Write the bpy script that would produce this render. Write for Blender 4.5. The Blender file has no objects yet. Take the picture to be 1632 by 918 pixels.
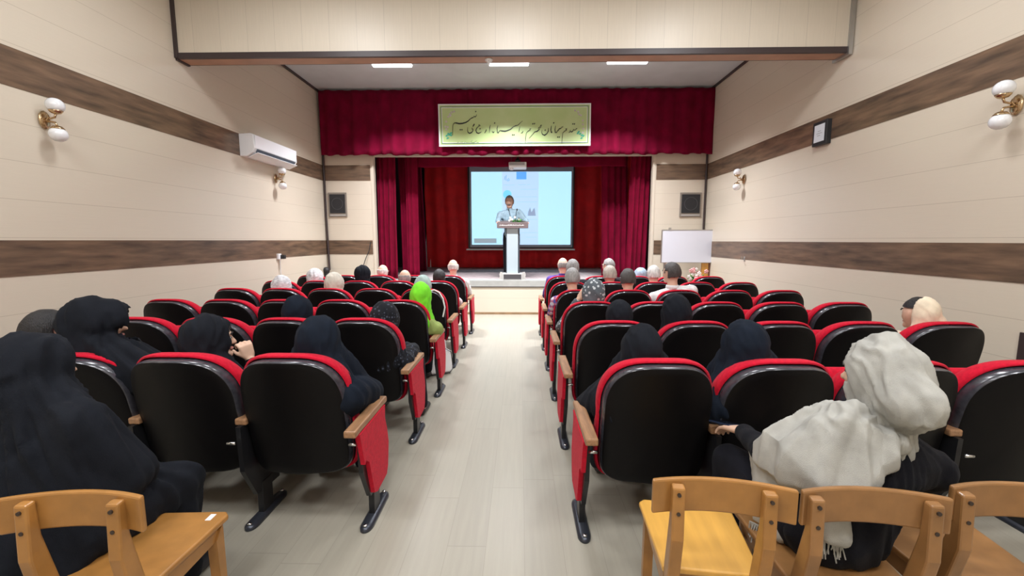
import bpy, bmesh, math, random
from mathutils import Vector, Matrix, noise, Quaternion
random.seed(7)
sc = bpy.context.scene
C = sc.collection
R = math.radians
# ------------------------------------------------------------------ camera
F_PX, CAM_H = 670.0, 1.5
PITCH, YAW = math.atan(76 / F_PX), math.atan(14 / F_PX)
cd = bpy.data.cameras.new('camera'); cam = bpy.data.objects.new('camera', cd); C.objects.link(cam)
cam.location = (0, 0, CAM_H); cam.rotation_euler = (R(90) - PITCH, 0, YAW)
cd.sensor_width = 36; cd.lens = F_PX / 1632 * 36; cd.clip_start = .02
sc.camera = cam
sc.view_settings.view_transform = 'Standard'; sc.view_settings.look = 'None'
sc.view_settings.gamma = 1; sc.view_settings.use_curve_mapping = False
sc.view_settings.exposure = 0.24
w = bpy.data.worlds.new('world'); sc.world = w; w.use_nodes = True
w.node_tree.nodes['Background'].inputs[0].default_value = (.9, .92, 1, 1)
w.node_tree.nodes['Background'].inputs[1].default_value = .15
TUBE_W, ROOM_W = 90.0, 29.0         # watts of each front tube, of each ceiling panel over the audience
TUBE_COL, ROOM_COL = (.97, .99, 1.04), (.97, 1, 1.05)

def at(x, y, Y=None, X=None, Z=None):
    """the point of the room seen at a spot of the 1632x918 frame, on the plane given"""
    d = Vector(((x - 816) / F_PX, 1, -(y - 459) / F_PX))
    d.rotate(Matrix.Rotation(-PITCH, 3, 'X')); d.rotate(Matrix.Rotation(YAW, 3, 'Z'))
    t = Y / d.y if Y is not None else (X / d.x if X is not None else (Z - CAM_H) / d.z)
    return Vector((0, 0, CAM_H)) + d * t

# ------------------------------------------------------------------ materials
def mat(name, col, rough=.6, metal=0, noise_amt=0, scale=20, bump=0, bscale=200, emit=0, stretch=(1, 1, 1), spec=.5, sheen=0, coat=0, col2=None):
    m = bpy.data.materials.new(name); m.use_nodes = True
    nt = m.node_tree; b = nt.nodes['Principled BSDF']
    b.inputs['Base Color'].default_value = (*col, 1); b.inputs['Roughness'].default_value = rough
    b.inputs['Metallic'].default_value = metal; b.inputs['Specular IOR Level'].default_value = spec
    if sheen: b.inputs['Sheen Weight'].default_value = sheen
    if coat: b.inputs['Coat Weight'].default_value = coat; b.inputs['Coat Roughness'].default_value = .15
    if emit:
        b.inputs['Emission Color'].default_value = (*col, 1); b.inputs['Emission Strength'].default_value = emit
    tc = nt.nodes.new('ShaderNodeTexCoord'); mp = nt.nodes.new('ShaderNodeMapping')
    mp.inputs['Scale'].default_value = stretch; nt.links.new(tc.outputs['Object'], mp.inputs[0])
    if noise_amt:
        n = nt.nodes.new('ShaderNodeTexNoise'); n.inputs['Scale'].default_value = scale; n.inputs['Detail'].default_value = 5
        nt.links.new(mp.outputs[0], n.inputs['Vector'])
        r = nt.nodes.new('ShaderNodeValToRGB')
        c2 = col2 or tuple(c * (1 - noise_amt) for c in col)
        c1 = col if col2 else tuple(min(1, c * (1 + noise_amt * .6)) for c in col)
        r.color_ramp.elements[0].position = .3; r.color_ramp.elements[1].position = .7
        r.color_ramp.elements[0].color = (*c2, 1); r.color_ramp.elements[1].color = (*c1, 1)
        nt.links.new(n.outputs[0], r.inputs[0]); nt.links.new(r.outputs[0], b.inputs['Base Color'])
    if bump:
        n = nt.nodes.new('ShaderNodeTexNoise'); n.inputs['Scale'].default_value = bscale; n.inputs['Detail'].default_value = 3
        nt.links.new(mp.outputs[0], n.inputs['Vector'])
        bp = nt.nodes.new('ShaderNodeBump'); bp.inputs['Strength'].default_value = bump; bp.inputs['Distance'].default_value = .01
        nt.links.new(n.outputs[0], bp.inputs['Height']); nt.links.new(bp.outputs[0], b.inputs['Normal'])
    return m

def plank_mat(name, col, seam_col, rough, axis, module, offset, stretch, amt=.08, scale=6, width=.018, coat=0, end_joint=False, spec=.5):
    """boards: a seam every `module` metres along `axis`, each board with its own tone and a long grain"""
    m = mat(name, col, rough, spec=spec, coat=coat); nt = m.node_tree; b = nt.nodes['Principled BSDF']; L = nt.links
    tc = nt.nodes.new('ShaderNodeTexCoord'); mp = nt.nodes.new('ShaderNodeMapping'); mp.inputs['Scale'].default_value = stretch
    L.new(tc.outputs['Object'], mp.inputs[0])
    n = nt.nodes.new('ShaderNodeTexNoise'); n.inputs['Scale'].default_value = scale; n.inputs['Detail'].default_value = 6; L.new(mp.outputs[0], n.inputs['Vector'])
    sp = nt.nodes.new('ShaderNodeSeparateXYZ'); L.new(tc.outputs['Object'], sp.inputs[0])
    def math_(op, a, b_=None):
        q = nt.nodes.new('ShaderNodeMath'); q.operation = op
        for i, v in enumerate((a, b_)):
            if v is None: continue
            if isinstance(v, (int, float)): q.inputs[i].default_value = v
            else: L.new(v, q.inputs[i])
        return q.outputs[0]
    u = math_('DIVIDE', math_('SUBTRACT', sp.outputs[axis], offset), module)
    fr = math_('FRACT', u); idx = math_('FLOOR', u)
    seam = math_('LESS_THAN', fr, width)
    wn = nt.nodes.new('ShaderNodeTexWhiteNoise'); wn.noise_dimensions = '1D'; L.new(idx, wn.inputs['W'])
    if end_joint:
        v = math_('ADD', math_('DIVIDE', sp.outputs[1], 1.3), math_('MULTIPLY', wn.outputs[0], 7))
        seam = math_('MAXIMUM', seam, math_('LESS_THAN', math_('FRACT', v), .003))
        wn2 = nt.nodes.new('ShaderNodeTexWhiteNoise'); wn2.noise_dimensions = '2D'
        cb = nt.nodes.new('ShaderNodeCombineXYZ'); L.new(idx, cb.inputs[0]); L.new(math_('FLOOR', v), cb.inputs[1]); L.new(cb.outputs[0], wn2.inputs['Vector']); tone = wn2.outputs[0]
    else: tone = wn.outputs[0]
    k = math_('ADD', math_('MULTIPLY', math_('SUBTRACT', n.outputs[0], .5), amt * 4), math_('MULTIPLY', math_('SUBTRACT', tone, .5), amt))
    k = math_('ADD', k, 1)
    vm = nt.nodes.new('ShaderNodeVectorMath'); vm.operation = 'SCALE'; vm.inputs[0].default_value = col; L.new(k, vm.inputs['Scale'])
    mx = nt.nodes.new('ShaderNodeMix'); mx.data_type = 'RGBA'; L.new(seam, mx.inputs[0]); L.new(vm.outputs[0], mx.inputs[6]); mx.inputs[7].default_value = (*seam_col, 1)
    L.new(mx.outputs[2], b.inputs['Base Color'])
    return m

BEIGE = (.68, .605, .495)
M = {}
M['wall'] = plank_mat('beige_laminate', BEIGE, (.50, .43, .34), .26, 2, .2967, .035, (1.2, 1.2, 45), .015, 3, .012)
M['wall_v'] = plank_mat('beige_laminate_upright', BEIGE, (.52, .46, .38), .4, 0, .31, .02, (45, 1, 1.2), .035, 3, .012)
M['floor'] = plank_mat('oak_laminate_floor', (.345, .318, .258), (.27, .25, .20), .36, 0, .19, .02, (26, 1.3, 1), .055, 1.6, .012, end_joint=True)
M['walnut'] = mat('walnut_laminate', (.215, .135, .085), .27, noise_amt=.5, scale=2.6, stretch=(1, 1.0, 7), col2=(.09, .06, .042))
M['darktrim'] = mat('dark_brown_trim', (.045, .03, .03), .45)
M['skirting'] = mat('brown_skirting', (.30, .19, .10), .5, noise_amt=.2, scale=8)
M['ceil'] = mat('grey_white_ceiling', (.57, .61, .63), .8, noise_amt=.05, scale=3)
M['redlam'] = mat('red_brown_soffit', (.45, .26, .17), .5, noise_amt=.15, scale=4)
M['steel'] = mat('grey_metal', (.45, .44, .42), .35, metal=.8)
M['concrete'] = mat('pale_stage_edge', (.40, .40, .38), .6, noise_amt=.12, scale=7)
M['stagefloor'] = mat('pinkish_stage_carpet', (.52, .42, .42), .85, noise_amt=.25, scale=9, bump=.2)
M['stageboard'] = plank_mat('grey_stage_boards', (.56, .50, .49), (.3, .16, .15), .6, 0, .14, 0, (20, 1, 1), .12, 2, .05)
M['valance'] = mat('crimson_velvet', (.17, .002, .024), .9, noise_amt=.25, scale=5, bump=.3, bscale=300, spec=.1, sheen=.02)
M['velvet'] = mat('dark_crimson_velvet', (.18, .002, .022), .9, noise_amt=.25, scale=4, bump=.3, bscale=300, spec=.1, sheen=.02)
M['redcloth'] = mat('red_stage_cloth', (.80, .010, .016), .75, noise_amt=.2, scale=3, bump=.2, bscale=200, sheen=.15)
M['chairred'] = mat('red_seat_fabric', (.56, .006, .028), .9, noise_amt=.18, scale=60, bump=.25, bscale=600, sheen=.05, spec=.2)
M['shell'] = mat('black_plastic', (.0045, .004, .0045), .42, bump=.12, bscale=900, spec=.16)
M['shellrim'] = mat('highlight_grey_black_plastic_rim', (.05, .05, .062), .22, noise_amt=.3, scale=40, spec=.9)  # black shell edge painted greyer to carry the highlight of the lamps
M['blackmetal'] = mat('black_steel', (.015, .015, .017), .35, metal=.2)
M['footmetal'] = mat('dark_cast_foot', (.05, .055, .07), .3, metal=.5)
M['bolt'] = mat('bright_bolt', (.7, .7, .7), .25, metal=1)
M['armwood'] = mat('brown_armrest_wood', (.32, .17, .085), .4, noise_amt=.3, scale=10, stretch=(8, 1, 8))
M['whiteplastic'] = mat('white_plastic', (.82, .83, .84), .35)
M['greyplastic'] = mat('grey_plastic', (.35, .36, .37), .4)
M['blackplastic'] = mat('matte_black_plastic', (.02, .02, .022), .5)
M['brass'] = mat('polished_brass', (.58, .42, .25), .25, metal=1)
M['globe'] = mat('opal_glass_globe', (.85, .86, .88), .12, coat=.5)
M['tube'] = mat('lit_tube', (1, .98, 1), .5, emit=5)
M['panel'] = mat('lit_panel', (1, .97, .93), .5, emit=4)
M['skin'] = mat('skin', (.66, .42, .30), .55, noise_amt=.08, scale=18)
M['skin2'] = mat('ruddy_skin', (.68, .42, .32), .5, noise_amt=.1, scale=18)
def cloth(name, col, rough=.85, **k):
    k.setdefault('spec', .25); k.setdefault('noise_amt', .18); k.setdefault('scale', 14); k.setdefault('bump', .25); k.setdefault('bscale', 350); k.setdefault('sheen', .03)
    M[name] = mat(name, col, rough, **k); return M[name]
cloth('black_chador', (.009, .0105, .015), spec=.12, sheen=.015); cloth('navy_chador', (.008, .012, .021), spec=.12, sheen=.015)
cloth('grey_linen', (.40, .39, .355), bscale=500, bump=.4); cloth('cream_scarf', (.78, .66, .50)); cloth('white_scarf', (.66, .66, .68), noise_amt=.35, scale=25, stretch=(1, 1, 3))
cloth('oat_scarf', (.58, .54, .46)); cloth('lime_scarf', (.20, .75, .03)); cloth('sage_scarf', (.34, .44, .41)); cloth('olive_coat', (.27, .34, .10))
cloth('blue_shirt', (.30, .42, .50)); cloth('purple_shirt', (.09, .05, .25)); cloth('white_shirt', (.74, .74, .74)); cloth('pink_shirt', (.68, .55, .58))
cloth('dark_trousers', (.008, .008, .012), spec=.12); cloth('slate_cap', (.30, .38, .47)); cloth('charcoal_shirt', (.02, .017, .024)); cloth('black_shirt', (.006, .006, .009), spec=.12)
def dots(name, base, dot, scale, thr):
    m = cloth(name, base); nt = m.node_tree; b = nt.nodes['Principled BSDF']
    tc = nt.nodes.new('ShaderNodeTexCoord'); v = nt.nodes.new('ShaderNodeTexVoronoi'); v.inputs['Scale'].default_value = scale
    nt.links.new(tc.outputs['Object'], v.inputs['Vector'])
    r = nt.nodes.new('ShaderNodeValToRGB'); r.color_ramp.elements[0].position = thr; r.color_ramp.elements[1].position = thr + .06
    r.color_ramp.elements[0].color = (*dot, 1); r.color_ramp.elements[1].color = (*base, 1)
    nt.links.new(v.outputs['Distance'], r.inputs[0]); nt.links.new(r.outputs[0], b.inputs['Base Color'])
dots('spotted_scarf', (.10, .115, .13), (.55, .58, .6), 26, .28)
dots('patterned_black', (.006, .007, .011), (.06, .07, .10), 42, .26)
def plaid(name):
    m = cloth(name, (.6, .6, .7)); nt = m.node_tree; b = nt.nodes['Principled BSDF']; L = nt.links
    tc = nt.nodes.new('ShaderNodeTexCoord'); outs = []
    for ax, sc_ in (('X', 14), ('Z', 14)):
        wv = nt.nodes.new('ShaderNodeTexWave'); wv.bands_direction = ax; wv.inputs['Scale'].default_value = sc_ / 3; L.new(tc.outputs['Object'], wv.inputs[0]); outs.append(wv.outputs[0])
    mx = nt.nodes.new('ShaderNodeMath'); mx.operation = 'ADD'; L.new(outs[0], mx.inputs[0]); L.new(outs[1], mx.inputs[1])
    r = nt.nodes.new('ShaderNodeValToRGB'); e = r.color_ramp.elements
    e[0].color = (.07, .08, .30, 1); e[1].color = (.62, .6, .72, 1); e[0].position = .25; e[1].position = .75
    q = e.new(.5); q.color = (.45, .12, .2, 1)
    sc2 = nt.nodes.new('ShaderNodeMath'); sc2.operation = 'MULTIPLY'; sc2.inputs[1].default_value = .5; L.new(mx.outputs[0], sc2.inputs[0])
    L.new(sc2.outputs[0], r.inputs[0]); L.new(r.outputs[0], b.inputs['Base Color'])
plaid('plaid_shirt')
for n_, c_ in (('hair_black', (.012, .010, .011)), ('hair_grey', (.30, .29, .28)), ('hair_white', (.66, .64, .61)), ('hair_dark', (.06, .052, .048)), ('hair_sandy', (.42, .37, .31))):
    M[n_] = mat(n_, c_, .55, noise_amt=.35, scale=30, stretch=(2, 2, .6), bump=.6, bscale=120)
M['chairwood'] = mat('honey_beech_wood', (.36, .165, .040), .38, noise_amt=.22, scale=5, stretch=(2, 2, 2), coat=.25)
M['chairwood2'] = mat('yellow_beech_wood', (.64, .34, .065), .36, noise_amt=.15, scale=4, stretch=(6, .8, 2), coat=.3)
M['chairwood3'] = mat('orange_brown_beech_wood', (.29, .14, .048), .4, noise_amt=.25, scale=5, stretch=(2, 2, 2), coat=.2)
M['screw'] = mat('dark_screw', (.08, .06, .05), .4, metal=.7)
M['leaf'] = mat('green_leaf', (.08, .30, .05), .5, noise_amt=.3, scale=30)
M['petal_pink'] = mat('pink_petal', (.80, .42, .42), .6); M['petal_white'] = mat('white_petal', (.85, .80, .76), .6)
M['pot'] = mat('terracotta_pot', (.38, .16, .09), .6)
M['mirror'] = mat('spec', (.3, .3, .3), .2)

# ------------------------------------------------------------------ mesh helpers
def link(name, bm, m, parent=None, smooth=False, loc=None):
    me = bpy.data.meshes.new(name)
    bmesh.ops.recalc_face_normals(bm, faces=bm.faces)
    bm.to_mesh(me); bm.free()
    return link_mesh(name, me, m, parent, smooth, loc)
def link_mesh(name, me, m, parent=None, smooth=False, loc=None):
    if m is not None and not me.materials: me.materials.append(m)
    if smooth:
        for p in me.polygons: p.use_smooth = True
    o = bpy.data.objects.new(name, me); C.objects.link(o)
    if parent: o.parent = parent
    if loc is not None: o.location = loc
    return o
def empty(name, loc=(0, 0, 0), rz=0):
    o = bpy.data.objects.new(name, None); C.objects.link(o); o.location = loc; o.rotation_euler = (0, 0, rz); o.empty_display_size = .1
    return o
def tag(o, label, cat, group=None, kind=None):
    o['label'] = label; o['category'] = cat
    if group: o['group'] = group
    if kind: o['kind'] = kind
    return o
def thing(name, label, cat, loc=(0, 0, 0), rz=0, group=None): return tag(empty(name, loc, rz), label, cat, group)
def struct(o): o['kind'] = 'structure'; return o
def box(bm, x0, x1, y0, y1, z0, z1, bev=0):
    b = bmesh.new(); bmesh.ops.create_cube(b, size=1)
    bmesh.ops.scale(b, vec=(abs(x1 - x0), abs(y1 - y0), abs(z1 - z0)), verts=b.verts)
    if bev: bmesh.ops.bevel(b, geom=b.edges[:], offset=bev, segments=2, profile=.5, affect='EDGES')
    bmesh.ops.translate(b, vec=((x0 + x1) / 2, (y0 + y1) / 2, (z0 + z1) / 2), verts=b.verts)
    merge(bm, b); return bm
def merge(bm, b):
    vm = {v: bm.verts.new(v.co) for v in b.verts}
    for f in b.faces:
        try: bm.faces.new([vm[v] for v in f.verts])
        except ValueError: pass
    b.free()
def B(x0, x1, y0, y1, z0, z1, bev=0): return box(bmesh.new(), x0, x1, y0, y1, z0, z1, bev)
def tube(bm, pts, r, seg=10, cap=True):
    pts = [Vector(p) for p in pts]; rr = r if isinstance(r, (list, tuple)) else [r] * len(pts)
    rings = []; up = Vector((0, 0, 1)); prev = None
    for i, p in enumerate(pts):
        t = (pts[min(i + 1, len(pts) - 1)] - pts[max(i - 1, 0)]).normalized()
        if prev is None: a = t.cross(up if abs(t.z) < .95 else Vector((1, 0, 0))).normalized()
        else: a = (prev - t * prev.dot(t)).normalized()
        prev = a; b = t.cross(a)
        rings.append([bm.verts.new(p + (a * math.cos(k * 2 * math.pi / seg) + b * math.sin(k * 2 * math.pi / seg)) * rr[i]) for k in range(seg)])
    for i in range(len(rings) - 1):
        for k in range(seg): bm.faces.new((rings[i][k], rings[i][(k + 1) % seg], rings[i + 1][(k + 1) % seg], rings[i + 1][k]))
    if cap: bm.faces.new(rings[0][::-1]); bm.faces.new(rings[-1])
    return bm
def T(pts, r, seg=10): return tube(bmesh.new(), pts, r, seg)
def lathe(bm, prof, c=(0, 0, 0), seg=24):
    rings = []
    for (r, z) in prof:
        rings.append([bm.verts.new((c[0] + r * math.cos(k * 2 * math.pi / seg), c[1] + r * math.sin(k * 2 * math.pi / seg), c[2] + z)) for k in range(seg)])
    for i in range(len(rings) - 1):
        for k in range(seg): bm.faces.new((rings[i][k], rings[i][(k + 1) % seg], rings[i + 1][(k + 1) % seg], rings[i + 1][k]))
    bm.faces.new(rings[0][::-1]); bm.faces.new(rings[-1]); return bm
def prism(bm, poly, a0, a1, axis='x'):
    """extrude a polygon given in the two other axes between a0 and a1"""
    f = {'x': lambda p, a: (a, p[0], p[1]), 'y': lambda p, a: (p[0], a, p[1]), 'z': lambda p, a: (p[0], p[1], a)}[axis]
    A = [bm.verts.new(f(p, a0)) for p in poly]; Bv = [bm.verts.new(f(p, a1)) for p in poly]
    n = len(poly); bm.faces.new(A); bm.faces.new(Bv[::-1])
    for i in range(n): bm.faces.new((A[i], A[(i + 1) % n], Bv[(i + 1) % n], Bv[i]))
    return bm
def ell(bm, c, r, rot=None, sub=2):
    b = bmesh.new(); bmesh.ops.create_icosphere(b, subdivisions=sub, radius=1)
    rr = (r, r, r) if isinstance(r, (int, float)) else r
    for v in b.verts:
        q = Vector((v.co.x * rr[0], v.co.y * rr[1], v.co.z * rr[2]))
        if rot is not None: q = rot @ q
        v.co = q + Vector(c)
    merge(bm, b); return bm
def hull(bm, items, rot=None):
    """convex hull of ellipsoids [(centre, radii)]: a tapered limb, a tent of cloth"""
    b = bmesh.new()
    for it in items: ell(b, it[0], it[1], rot, 1 if len(items) > 3 else 2)
    r = bmesh.ops.convex_hull(b, input=b.verts)
    dead = [v for v in b.verts if not v.link_faces]
    keep = set(g for g in r['geom'] if isinstance(g, bmesh.types.BMFace))
    bmesh.ops.delete(b, geom=[f for f in b.faces if f not in keep], context='FACES')
    bmesh.ops.delete(b, geom=[v for v in b.verts if not v.link_faces], context='VERTS')
    merge(bm, b); return bm
def fuse(bm, voxel, smooth=6):
    """one continuous surface out of the overlapping volumes"""
    me = bpy.data.meshes.new('tmp'); bmesh.ops.recalc_face_normals(bm, faces=bm.faces); bm.to_mesh(me); bm.free()
    o = bpy.data.objects.new('tmp', me); C.objects.link(o)
    r = o.modifiers.new('r', 'REMESH'); r.mode = 'VOXEL'; r.voxel_size = voxel
    if smooth: s = o.modifiers.new('s', 'SMOOTH'); s.factor = .6; s.iterations = smooth
    dg = bpy.context.evaluated_depsgraph_get()
    res = bpy.data.meshes.new_from_object(o.evaluated_get(dg))
    bpy.data.objects.remove(o); bpy.data.meshes.remove(me); res.materials.clear()
    return res

XL, XR, YS, YB = -3.92, 3.62, 8.453, 12.5
ZS, ZC = .694, 4.37
OL, OR, OT = -2.93, 2.588, 3.15
YBACK = -1.3
# ------------------------------------------------------------------ the room
struct(link('floor', B(XL - .2, XR + .2, YBACK - .2, YS + .05, -.1, 0), M['floor']))
struct(link('ceiling', B(XL - .2, XR + .2, YBACK - .2, YS + .2, ZC, ZC + .1), M['ceil']))
struct(link('wall_left', B(XL - .15, XL, YBACK - .2, YS + .15, 0, ZC), M['wall']))
struct(link('wall_right', B(XR, XR + .15, YBACK - .2, YS + .15, 0, ZC), M['wall']))
struct(link('wall_back', B(XL, XR, YBACK - .15, YBACK, 0, ZC), M['wall']))
bm = bmesh.new(); box(bm, XL, OL, YS, YS + .15, 0, ZC); box(bm, OR, XR, YS, YS + .15, 0, ZC); box(bm, OL, OR, YS, YS + .15, OT, ZC); box(bm, OL, OR, YS, YS + .1, 0, .566)
struct(link('wall_front', bm, M['wall']))
n = 0
def trim(bm, m):
    global n; n += 1
    return struct(link('trim_%d' % n, bm, m))
for z0, z1 in ((1.222, 1.50), (2.675, 2.972)):       # walnut bands round the room
    trim(B(XL, XL + .006, YBACK, YS, z0, z1), M['walnut']); trim(B(XR - .006, XR, YBACK, YS, z0 - (.03 if z0 < 2 else 0), z1 - (.02 if z0 < 2 else 0)), M['walnut'])
    trim(B(XL, OL - .05, YS - .006, YS, z0, z1), M['walnut']); trim(B(OR + .05, XR, YS - .006, YS, z0, z1), M['walnut'])
trim(B(OL - .03, OL + .02, YS - .012, YS + .1, ZS, OT), M['wall_v']); trim(B(OR - .02, OR + .03, YS - .012, YS + .1, ZS, OT), M['wall_v'])
trim(B(OL, OR, YS - .02, YS + .4, .572, ZS), M['concrete']); trim(B(OL, OR, YS - .012, YS, .555, .572), M['darktrim'])
trim(B(XL, XR, YS - .015, YS, 0, .045), M['skirting']); trim(B(XL, XL + .015, YBACK, YS, 0, .06), M['skirting']); trim(B(XR - .015, XR, YBACK, YS, 0, .06), M['skirting'])
trim(B(XL, XL + .03, 5.2, YS, ZC - .035, ZC), M['darktrim']); trim(B(XR - .03, XR, 5.2, YS, ZC - .035, ZC), M['darktrim'])
trim(B(XR - .012, XR, 2.9, 3.06, 0, .84), M['darktrim'])
# the bulkhead
YB0, YB1, ZB = 4.95, 5.13, 3.55
struct(link('wall_bulkhead', B(XL, XR, YB0, YB1, ZB + .012, ZC), M['wall_v']))
trim(B(XL + .04, XR, YB0 - .015, YB0 + .02, ZB - .005, ZB + .055), M['darktrim']); trim(B(XL, XR, YB0 + .02, YB1, ZB - .004, ZB + .012), M['redlam'])
trim(B(XL, XR, YB1, YB1 + .012, ZB - .004, ZB + .02), M['darktrim'])
trim(B(XL, XL + .04, YB0 - .02, YB0 + .02, ZB, ZC), M['darktrim'])
trim(B(XL, XL + .03, YB0, YB1, ZB - .02, ZB + .012), M['darktrim'])
trim(B(XR - .05, XR - .01, YB0 - .03, YB0 - .0, ZB + .01, ZC), M['steel']); trim(B(XR - .05, XR - .01, YB0 - .03, YB1 + .04, ZB - .03, ZB + .01), M['steel'])
trim(T([(XL + .03, YS - .03, ZC), (XL + .03, YS - .03, 2), (XL + .05, YS - .03, .9)], .02), M['darktrim'])
trim(T([(XR - .03, YS - .03, 3.2), (XR - .03, YS - .03, 1.6)], .018), M['darktrim'])
# the stage
struct(link('stage_floor', B(XL, XR, YS + .4, YB + .3, ZS - .1, ZS), M['stagefloor']))
struct(link('stage_boards', B(1.05, OR + .1, YS + .38, YB, ZS, ZS + .004), M['stageboard']))
bm = bmesh.new(); box(bm, XL - .1, XL, YS + .15, YB + .3, ZS, 5); box(bm, XR, XR + .1, YS + .15, YB + .3, ZS, 5)
box(bm, XL, XR, YB + .2, YB + .3, ZS, 5); box(bm, XL, XR, YS + .15, YB + .3, 4.9, 5)
struct(link('wall_stage', bm, mat('dark_stage_wall', (.06, .04, .04), .9, noise_amt=.1)))

# ------------------------------------------------------------------ curtains
def curtain(name, x0, x1, z0, z1, y, npl, amp, m, label, seed=0, gather=0, hem=.0, sag=0, lean=0, boxy=.0, group=None, nz=14, free=None):
    nx = npl * 9; bm = bmesh.new(); g = []
    for j in range(nz + 1):
        v = j / nz; row = []
        for i in range(nx + 1):
            u = i / nx
            ph = u * npl * 2 * math.pi + 3.4 * noise.noise(Vector((u * npl * .37, seed, 0))) + .5 * noise.noise(Vector((u * 3, v * 2, seed + 5)))
            s = math.sin(ph); s = s if not boxy else math.copysign(abs(s) ** (1 - boxy), s)
            yy = y + amp * (.75 + .9 * noise.noise(Vector((u * npl * .6, seed, 31)))) * s * (.55 + .45 * v) + amp * .9 * noise.noise(Vector((u * npl * .8 + v * .8, v * 1.5, seed + 9)))
            xx = x0 + (x1 - x0) * u
            if gather: xx = xx + (((x0 + x1) / 2) - xx) * gather * math.sin(math.pi * v)
            xx += lean * v + .006 * noise.noise(Vector((u * npl, v * 4, seed + 3)))
            zz = z1 + (z0 - z1) * v
            if hem: zz += v * hem * noise.noise(Vector((u * npl * .7, seed, 2))) + v * hem * .4 * s
            if sag: yy += sag * noise.noise(Vector((u * 4 + v * 2.2, v * 1.6, seed + 20)))
            row.append(bm.verts.new((xx, yy, zz)))
        g.append(row)
    for j in range(nz):
        for i in range(nx): bm.faces.new((g[j][i], g[j][i + 1], g[j + 1][i + 1], g[j + 1][i]))
    o = link(name, bm, m, smooth=True); s = o.modifiers.new('thickness', 'SOLIDIFY'); s.thickness = .006
    return tag(o, label, 'curtain', group)
curtain('valance_curtain', XL + .06, XR + .02, 3.135, 4.33, 8.29, 30, .032, M['valance'], 'wide crimson pleated valance hanging across the top of the stage opening', 3, hem=.035, boxy=.5)
curtain('inner_valance', -2.45, 2.2, 3.02, 3.5, 9.0, 7, .02, M['velvet'], 'low crimson pelmet behind the big valance, above the projection screen', 4, hem=.02)
curtain('side_curtain', -2.94, -2.56, ZS + .01, 3.5, 8.75, 4, .04, M['velvet'], 'crimson side curtain hanging next to the left jamb of the stage', 5, lean=-.02)
curtain('side_curtain', -2.60, -2.40, ZS + .01, 3.5, 9.15, 2, .03, M['velvet'], 'dark crimson curtain leg just inside the left side curtain', 6, lean=.02)
curtain('side_curtain', -2.42, -2.16, ZS + .01, 3.5, 8.95, 3, .022, M['velvet'], 'crimson curtain leg at left, its inner edge bordering the dark stage', 7)
curtain('side_curtain', 2.22, 2.62, ZS + .01, 3.5, 8.75, 4, .045, M['velvet'], 'crimson side curtain with slanting folds next to the right jamb', 8, lean=-.05)
curtain('side_curtain', 1.70, 2.25, ZS + .01, 3.5, 9.2, 4, .045, M['velvet'], 'dark crimson curtain leg right of the screen, inside the right side curtain', 9, lean=.06)
curtain('wing_curtain', -3.15, -2.55, ZS + .01, 4.2, 10.9, 5, .05, M['velvet'], 'dark crimson wing curtain left of the white gap at stage back', 10, lean=.1)
curtain('backdrop_curtain', -2.78, 3.4, ZS + .01, 4.3, YB - .15, 15, .055, M['redcloth'], 'bright red cloth backdrop closing the rear of the stage', 11, sag=.22, nz=22)
bm = bmesh.new(); prism(bm, [(-2.93, ZS), (-2.67, ZS), (-2.70, 1.6), (-2.76, 2.0), (-2.80, 1.6)], YB - .02, YB + .0, 'y')
tag(link('white_panel', bm, M['whiteplastic']), 'narrow white sliver of panel showing between the curtains at stage left', 'panel')

# ------------------------------------------------------------------ screen
YSC = 12.0
t = thing('projection_screen', 'large projection screen with a lit web page behind the speaker', 'screen', (0, YSC, 0))
def px_box(x0, y0, x1, y1, Y, d0, d1):
    a, b = at(x0, y0, Y=Y), at(x1, y1, Y=Y)
    return B(a.x, b.x, d0, d1, b.z, a.z)
link('border', px_box(745, 265, 914, 396, YSC, 0, .012), M['blackplastic'], t)
link('screen_frame', px_box(748, 265.5, 912, 394, YSC, -.008, -.001), mat('grey_screen_cloth', (.42, .43, .50), .7), t)
em = lambda nm, c, s: mat(nm, c, .6, emit=s)
link('projected_image', px_box(751, 274, 909, 390, YSC, -.013, -.009), em('lit_pale_blue', (.46, .80, 1.0), .86), t)
link('projected_page', px_box(800, 274, 858, 390, YSC, -.016, -.0132), em('lit_page', (.50, .72, .95), .80), t)
link('blue_square', px_box(823, 274, 839, 286, YSC, -.02, -.0162), em('lit_blue_square', (.13, .42, .95), .8), t)
link('grey_button', px_box(755.5, 380, 791.5, 387.5, YSC, -.018, -.0132), em('lit_grey_button', (.36, .46, .53), .6), t)
bm = bmesh.new(); c = at(808.5, 310, Y=YSC); prism(bm, [(c.x + .12 * math.cos(k * .393), c.z + .12 * math.sin(k * .393)) for k in range(16)], -.02, -.0162, 'y'); link('blue_disc', bm, em('lit_cyan', (.20, .66, 1.0), .85), t)
bm = bmesh.new(); a = [at(x, y, Y=YSC) for x, y in ((841, 344), (842, 337), (845, 330), (847, 338), (850, 333), (852, 331), (853, 338), (854, 344))]
prism(bm, [(p.x, p.z) for p in a], -.02, -.0162, 'y'); link('page_picture', bm, em('lit_picture_grey', (.32, .42, .60), .7), t)
bm = bmesh.new()
for pts in (((804, 287), (805, 281)), ((806.5, 288), (807, 279)), ((808, 288), (811, 284), (812, 287), (809, 289))):
    q = [at(x, y, Y=YSC) for x, y in pts]; tube(bm, [(p.x, -.018, p.z) for p in q], .009, 5)
link('page_emblem', bm, em('lit_emblem', (.22, .42, .72), .6), t)
bm = bmesh.new()
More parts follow.
